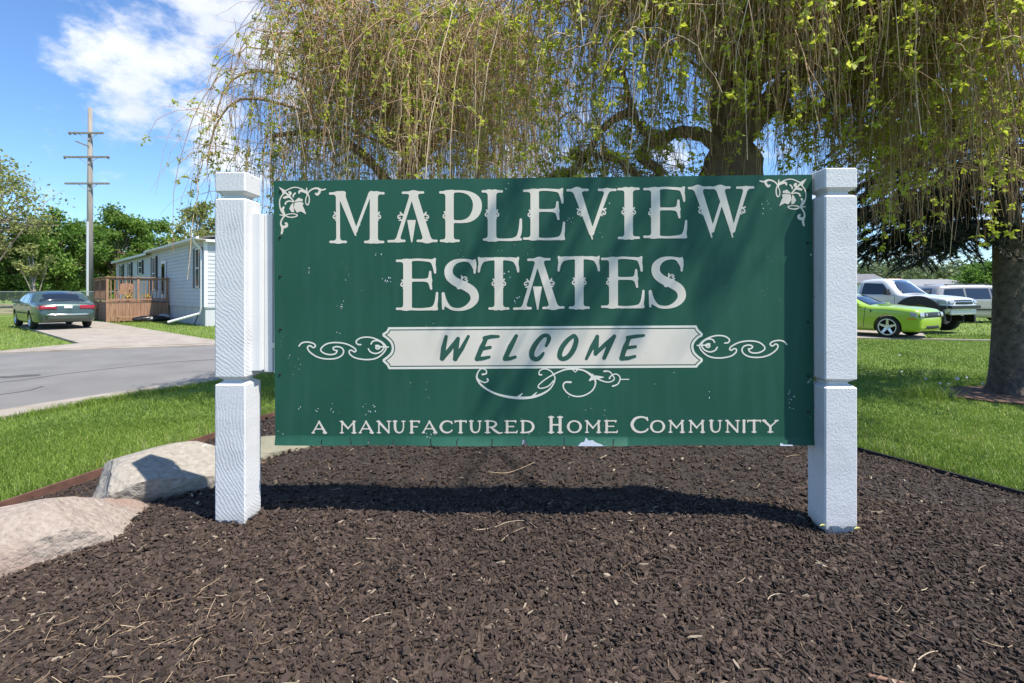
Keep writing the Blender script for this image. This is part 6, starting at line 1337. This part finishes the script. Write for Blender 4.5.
c.cross('windshield', (.84, 1.005), (.18, 1.30), m_glassd, lim, inset=.10); c.cross('rear_window', (-1.72, 1.07), (-.85, 1.335), m_glassd, lim, inset=.12)
mb = MB(); mb.prism([(.62, .99), (.98, 1.05), (1.62, .985), (1.68, .93), (.62, .95)], -.34, .34); mb.build('hood_scoop', m_lime, lim, bevel=.02)
c.cross('grille', (2.25, .64), (2.215, .80), m_trimb, lim, hw=.64, rows=4, off=.014); c.cross('lower_intake', (2.235, .30), (2.25, .40), m_trimb, lim, hw=.56, rows=3, off=.012)
for sg in (-1, 1):
    c.cross('headlight', (2.25, .65), (2.215, .80), m_lamp, lim, hw=.86, ulim=(.72, 1.0) if sg > 0 else (-1.0, -.72), rows=4, off=.016)
    c.panel('headlight', [(2.0, .68), (2.19, .67), (2.16, .79), (2.01, .82)], m_lamp, lim, sides=(sg,), off=.008, r=.006)
    c.panel('side_marker', [(1.92, .60), (2.14, .58), (2.14, .615), (1.92, .635)], m_amber, lim, sides=(sg,), off=.008, r=.003)
    c.panel('fender_emblem', [(.93, .80), (.97, .80), (.97, .86), (.93, .86)], m_trimb, lim, sides=(sg,), off=.008, r=.003)
    M_ = Matrix.Translation((2.275, sg * .44, .72)) @ Matrix.Rotation(R(90), 4, 'Z'); mb = MB(); mb.lathe([(.001, -.012), (.05, -.01), (.062, .0), (.062, .03)], 16, M_); mb.build('fog_lamp', m_lamp, lim, smooth=True)
    rotbox(MB(), (.62, sg * 1.02, 1.02), (.14, .20, .11)).build('mirror', m_lime, lim, bevel=.03)
    rotbox(MB(), (-.55, sg * .955, .86), (.17, .03, .03)).build('door_handle', m_lime, lim)
c.panel('door_seam', [(.72, .30), (.73, .30), (.80, .96), (.79, .96)], m_trimb, lim, off=.003, r=.002, step=.008)
c.wheel(lim, .34, .23, .255, 'five')
# --- white pickup
pk = empty('pickup_truck', (14.62, 20.40, gz(0, 0)), R(-66), label='raised white pickup truck with black wheel flares and black bumper', cat='truck')
c = Car(round_poly([(-2.72, .72), (-2.80, .95), (-2.78, 1.26), (-2.70, 1.30), (-1.6, 1.31), (-.36, 1.31), (-.30, 1.42), (-.25, 1.80), (-.12, 1.90), (.3, 1.925), (.68, 1.88), (1.08, 1.52), (1.34, 1.34), (1.9, 1.30), (2.62, 1.22), (2.76, 1.08), (2.78, .90), (2.70, .72), (2.2, .62), (0, .58), (-2.2, .62)], 4), [(1.86, .46), (-1.72, .46)], .56, .96, 1.30, .38, rr=.12, taper=.08)
c.body(m_wpaint, pk)
c.panel('window', [(.96, 1.36), (.60, 1.74), (-.07, 1.78), (-.10, 1.36)], m_glassd, pk, r=.014); c.cross('windshield', (1.29, 1.385), (.71, 1.85), m_glassd, pk, inset=.12); c.cross('rear_window', (-.295, 1.42), (-.25, 1.78), m_glassd, pk, inset=.16)
def ring_panel(cc, wx, wz, r0, r1, name, mat, parent):
    a = np.linspace(R(-8), R(188), 26); pts = [(wx + r1 * math.cos(t), wz + r1 * math.sin(t)) for t in a] + [(wx + r0 * math.cos(t), wz + r0 * math.sin(t)) for t in a[::-1]]
    for sg in (1, -1):
        V = []
        for (x, z), o_ in [(p, .07) for p in pts] + [(p, -.03) for p in pts]:
            V.append((x, sg * (cc.W - .04 + o_), z))
        n = len(pts); m_ = n // 2; Fq = []
        for k in range(m_ - 1): Fq.append((k, k + 1, n - 2 - k, n - 1 - k))
        for k in range(n): Fq.append((k, (k + 1) % n, n + (k + 1) % n, n + k))
        o = mesh_np(name, np.array(V), np.array(Fq), mat, parent); bm = bmesh.new(); bm.from_mesh(o.data); bmesh.ops.recalc_face_normals(bm, faces=bm.faces); bm.to_mesh(o.data); bm.free()
for wx, wz in c.w: ring_panel(c, wx, wz, .54, .84, 'wheel_flare', m_trimb, pk)
c.cross('grille', (2.775, 1.00), (2.735, 1.16), m_trimb, pk, hw=.62, rows=4, off=.016); c.cross('grille_bar', (2.765, 1.07), (2.757, 1.10), m_chrome, pk, hw=.62, rows=2, off=.03)
for sg in (-1, 1):
    c.cross('headlight', (2.77, 1.02), (2.735, 1.15), m_lamp, pk, hw=.86, ulim=(.75, 1.0) if sg > 0 else (-1.0, -.75), rows=4, off=.018); c.panel('headlight', [(2.44, 1.04), (2.70, 1.03), (2.68, 1.14), (2.46, 1.165)], m_lamp, pk, sides=(sg,), off=.008, r=.006)
    rotbox(MB(), (.90, sg * 1.08, 1.44), (.12, .22, .22)).build('mirror', m_trimb, pk, bevel=.03)
    rotbox(MB(), (.06, sg * .965, 1.20), (.20, .035, .06)).build('door_handle', m_trimb, pk)
    c.panel('tail_light', [(-2.74, 1.0), (-2.62, 1.0), (-2.62, 1.22), (-2.74, 1.22)], m_red, pk, sides=(sg,), r=.004)
mb = MB(); mb.box((2.74, -.92, .86), (2.88, .92, .97)); mb.box((2.30, -.975, .84), (2.739, -.93, .97)); mb.box((2.30, .93, .84), (2.739, .975, .97)); mb.build('bumper', m_trimb, pk, bevel=.03)
mb = MB(); mb.box((2.70, -.80, .64), (2.80, .80, .855)); mb.build('lower_bumper', m_galv, pk, bevel=.04)
mb = MB(); mb.box((-2.3, -.45, .42), (2.6, -.34, .60)); mb.box((-2.3, .34, .42), (2.6, .45, .60)); mb.build('frame_rail', m_dark, pk)
for wx, wz in c.w: mb = MB(); mb.tube([(wx, -.85, wz), (wx, .85, wz)], .07, 10); mb.build('axle', m_dark, pk)
c.panel('door_seam', [(1.08, .70), (1.09, .70), (1.12, 1.32), (1.11, 1.32)], m_trimb, pk, off=.003, r=.002, step=.008); c.panel('door_seam', [(-.16, .70), (-.15, .70), (-.15, 1.76), (-.16, 1.76)], m_trimb, pk, off=.003, r=.002, step=.008)
for i in range(5): rotbox(MB(), (.60 - .02 * abs(i - 2), -.42 + .21 * i, 1.955), (.09, .06, .035)).build('roof_marker', m_amber, pk, bevel=.01)
c.wheel(pk, .455, .28, .235, 'fine')
# --- silver van beyond
van = empty('minivan', (22.6, 25.0, gz(0, 0)), R(-4), label='silver-beige minivan with dark side windows parked behind the pickup', cat='van')
c = Car(round_poly([(-2.34, .38), (-2.44, .62), (-2.44, 1.0), (-2.36, 1.35), (-2.2, 1.66), (-1.9, 1.745), (-.8, 1.765), (.3, 1.74), (.85, 1.58), (1.5, 1.14), (2.1, 1.0), (2.40, .78), (2.45, .5), (2.35, .3), (1.9, .24), (0, .22), (-2.0, .28)], 4), [(1.5, .34), (-1.42, .34)], .39, .96, 1.05, .28, rr=.13, taper=.12)
c.body(m_silver, van)
c.panel('window', [(-2.12, 1.12), (-1.98, 1.56), (-1.18, 1.60), (-1.16, 1.12)], m_glassd, van, r=.014); c.panel('window', [(-1.06, 1.12), (-1.06, 1.60), (-.05, 1.60), (-.03, 1.12)], m_glassd, van, r=.014); c.panel('window', [(.07, 1.12), (.05, 1.59), (.58, 1.54), (1.15, 1.12)], m_glassd, van, r=.014)
c.cross('windshield', (1.48, 1.16), (.86, 1.58), m_glassd, van, inset=.10); c.cross('rear_window', (-2.41, 1.14), (-2.24, 1.60), m_glassd, van, inset=.12)
for sg in (-1, 1):
    c.panel('tail_light', [(-2.40, .85), (-2.26, .85), (-2.24, 1.35), (-2.34, 1.35)], m_red, van, sides=(sg,), r=.004); c.panel('headlight', [(2.1, .72), (2.34, .68), (2.28, .82), (2.1, .9)], m_lamp, van, sides=(sg,), r=.004)
    mb = MB(); mb.tube([(-1.9, sg * .66, 1.80), (.1, sg * .66, 1.80)], .022, 6)
    for x in (-1.8, -.9, 0): mb.box((x - .03, sg * .66 - .02, 1.735), (x + .03, sg * .66 + .02, 1.79))
    mb.build('roof_rack', m_trimb, van); rotbox(MB(), (1.1, sg * 1.05, 1.18), (.14, .2, .15)).build('mirror', m_silver, van, bevel=.03)
    for x in (-.98, .12): rotbox(MB(), (x, sg * .985, 1.0), (.18, .03, .04)).build('door_handle', m_silver, van)
c.panel('door_seam', [(-1.12, .35), (-1.11, .35), (-1.11, 1.66), (-1.12, 1.66)], m_trimb, van, off=.003, r=.002, step=.008); c.panel('door_seam', [(.0, .35), (.01, .35), (.01, 1.66), (.0, 1.66)], m_trimb, van, off=.003, r=.002, step=.008)
c.panel('side_moulding', [(-1.0, .58), (1.05, .58), (1.05, .64), (-1.0, .64)], m_trimb, van, off=.010, r=.004)
c.wheel(van, .335, .21, .205, 'fine')
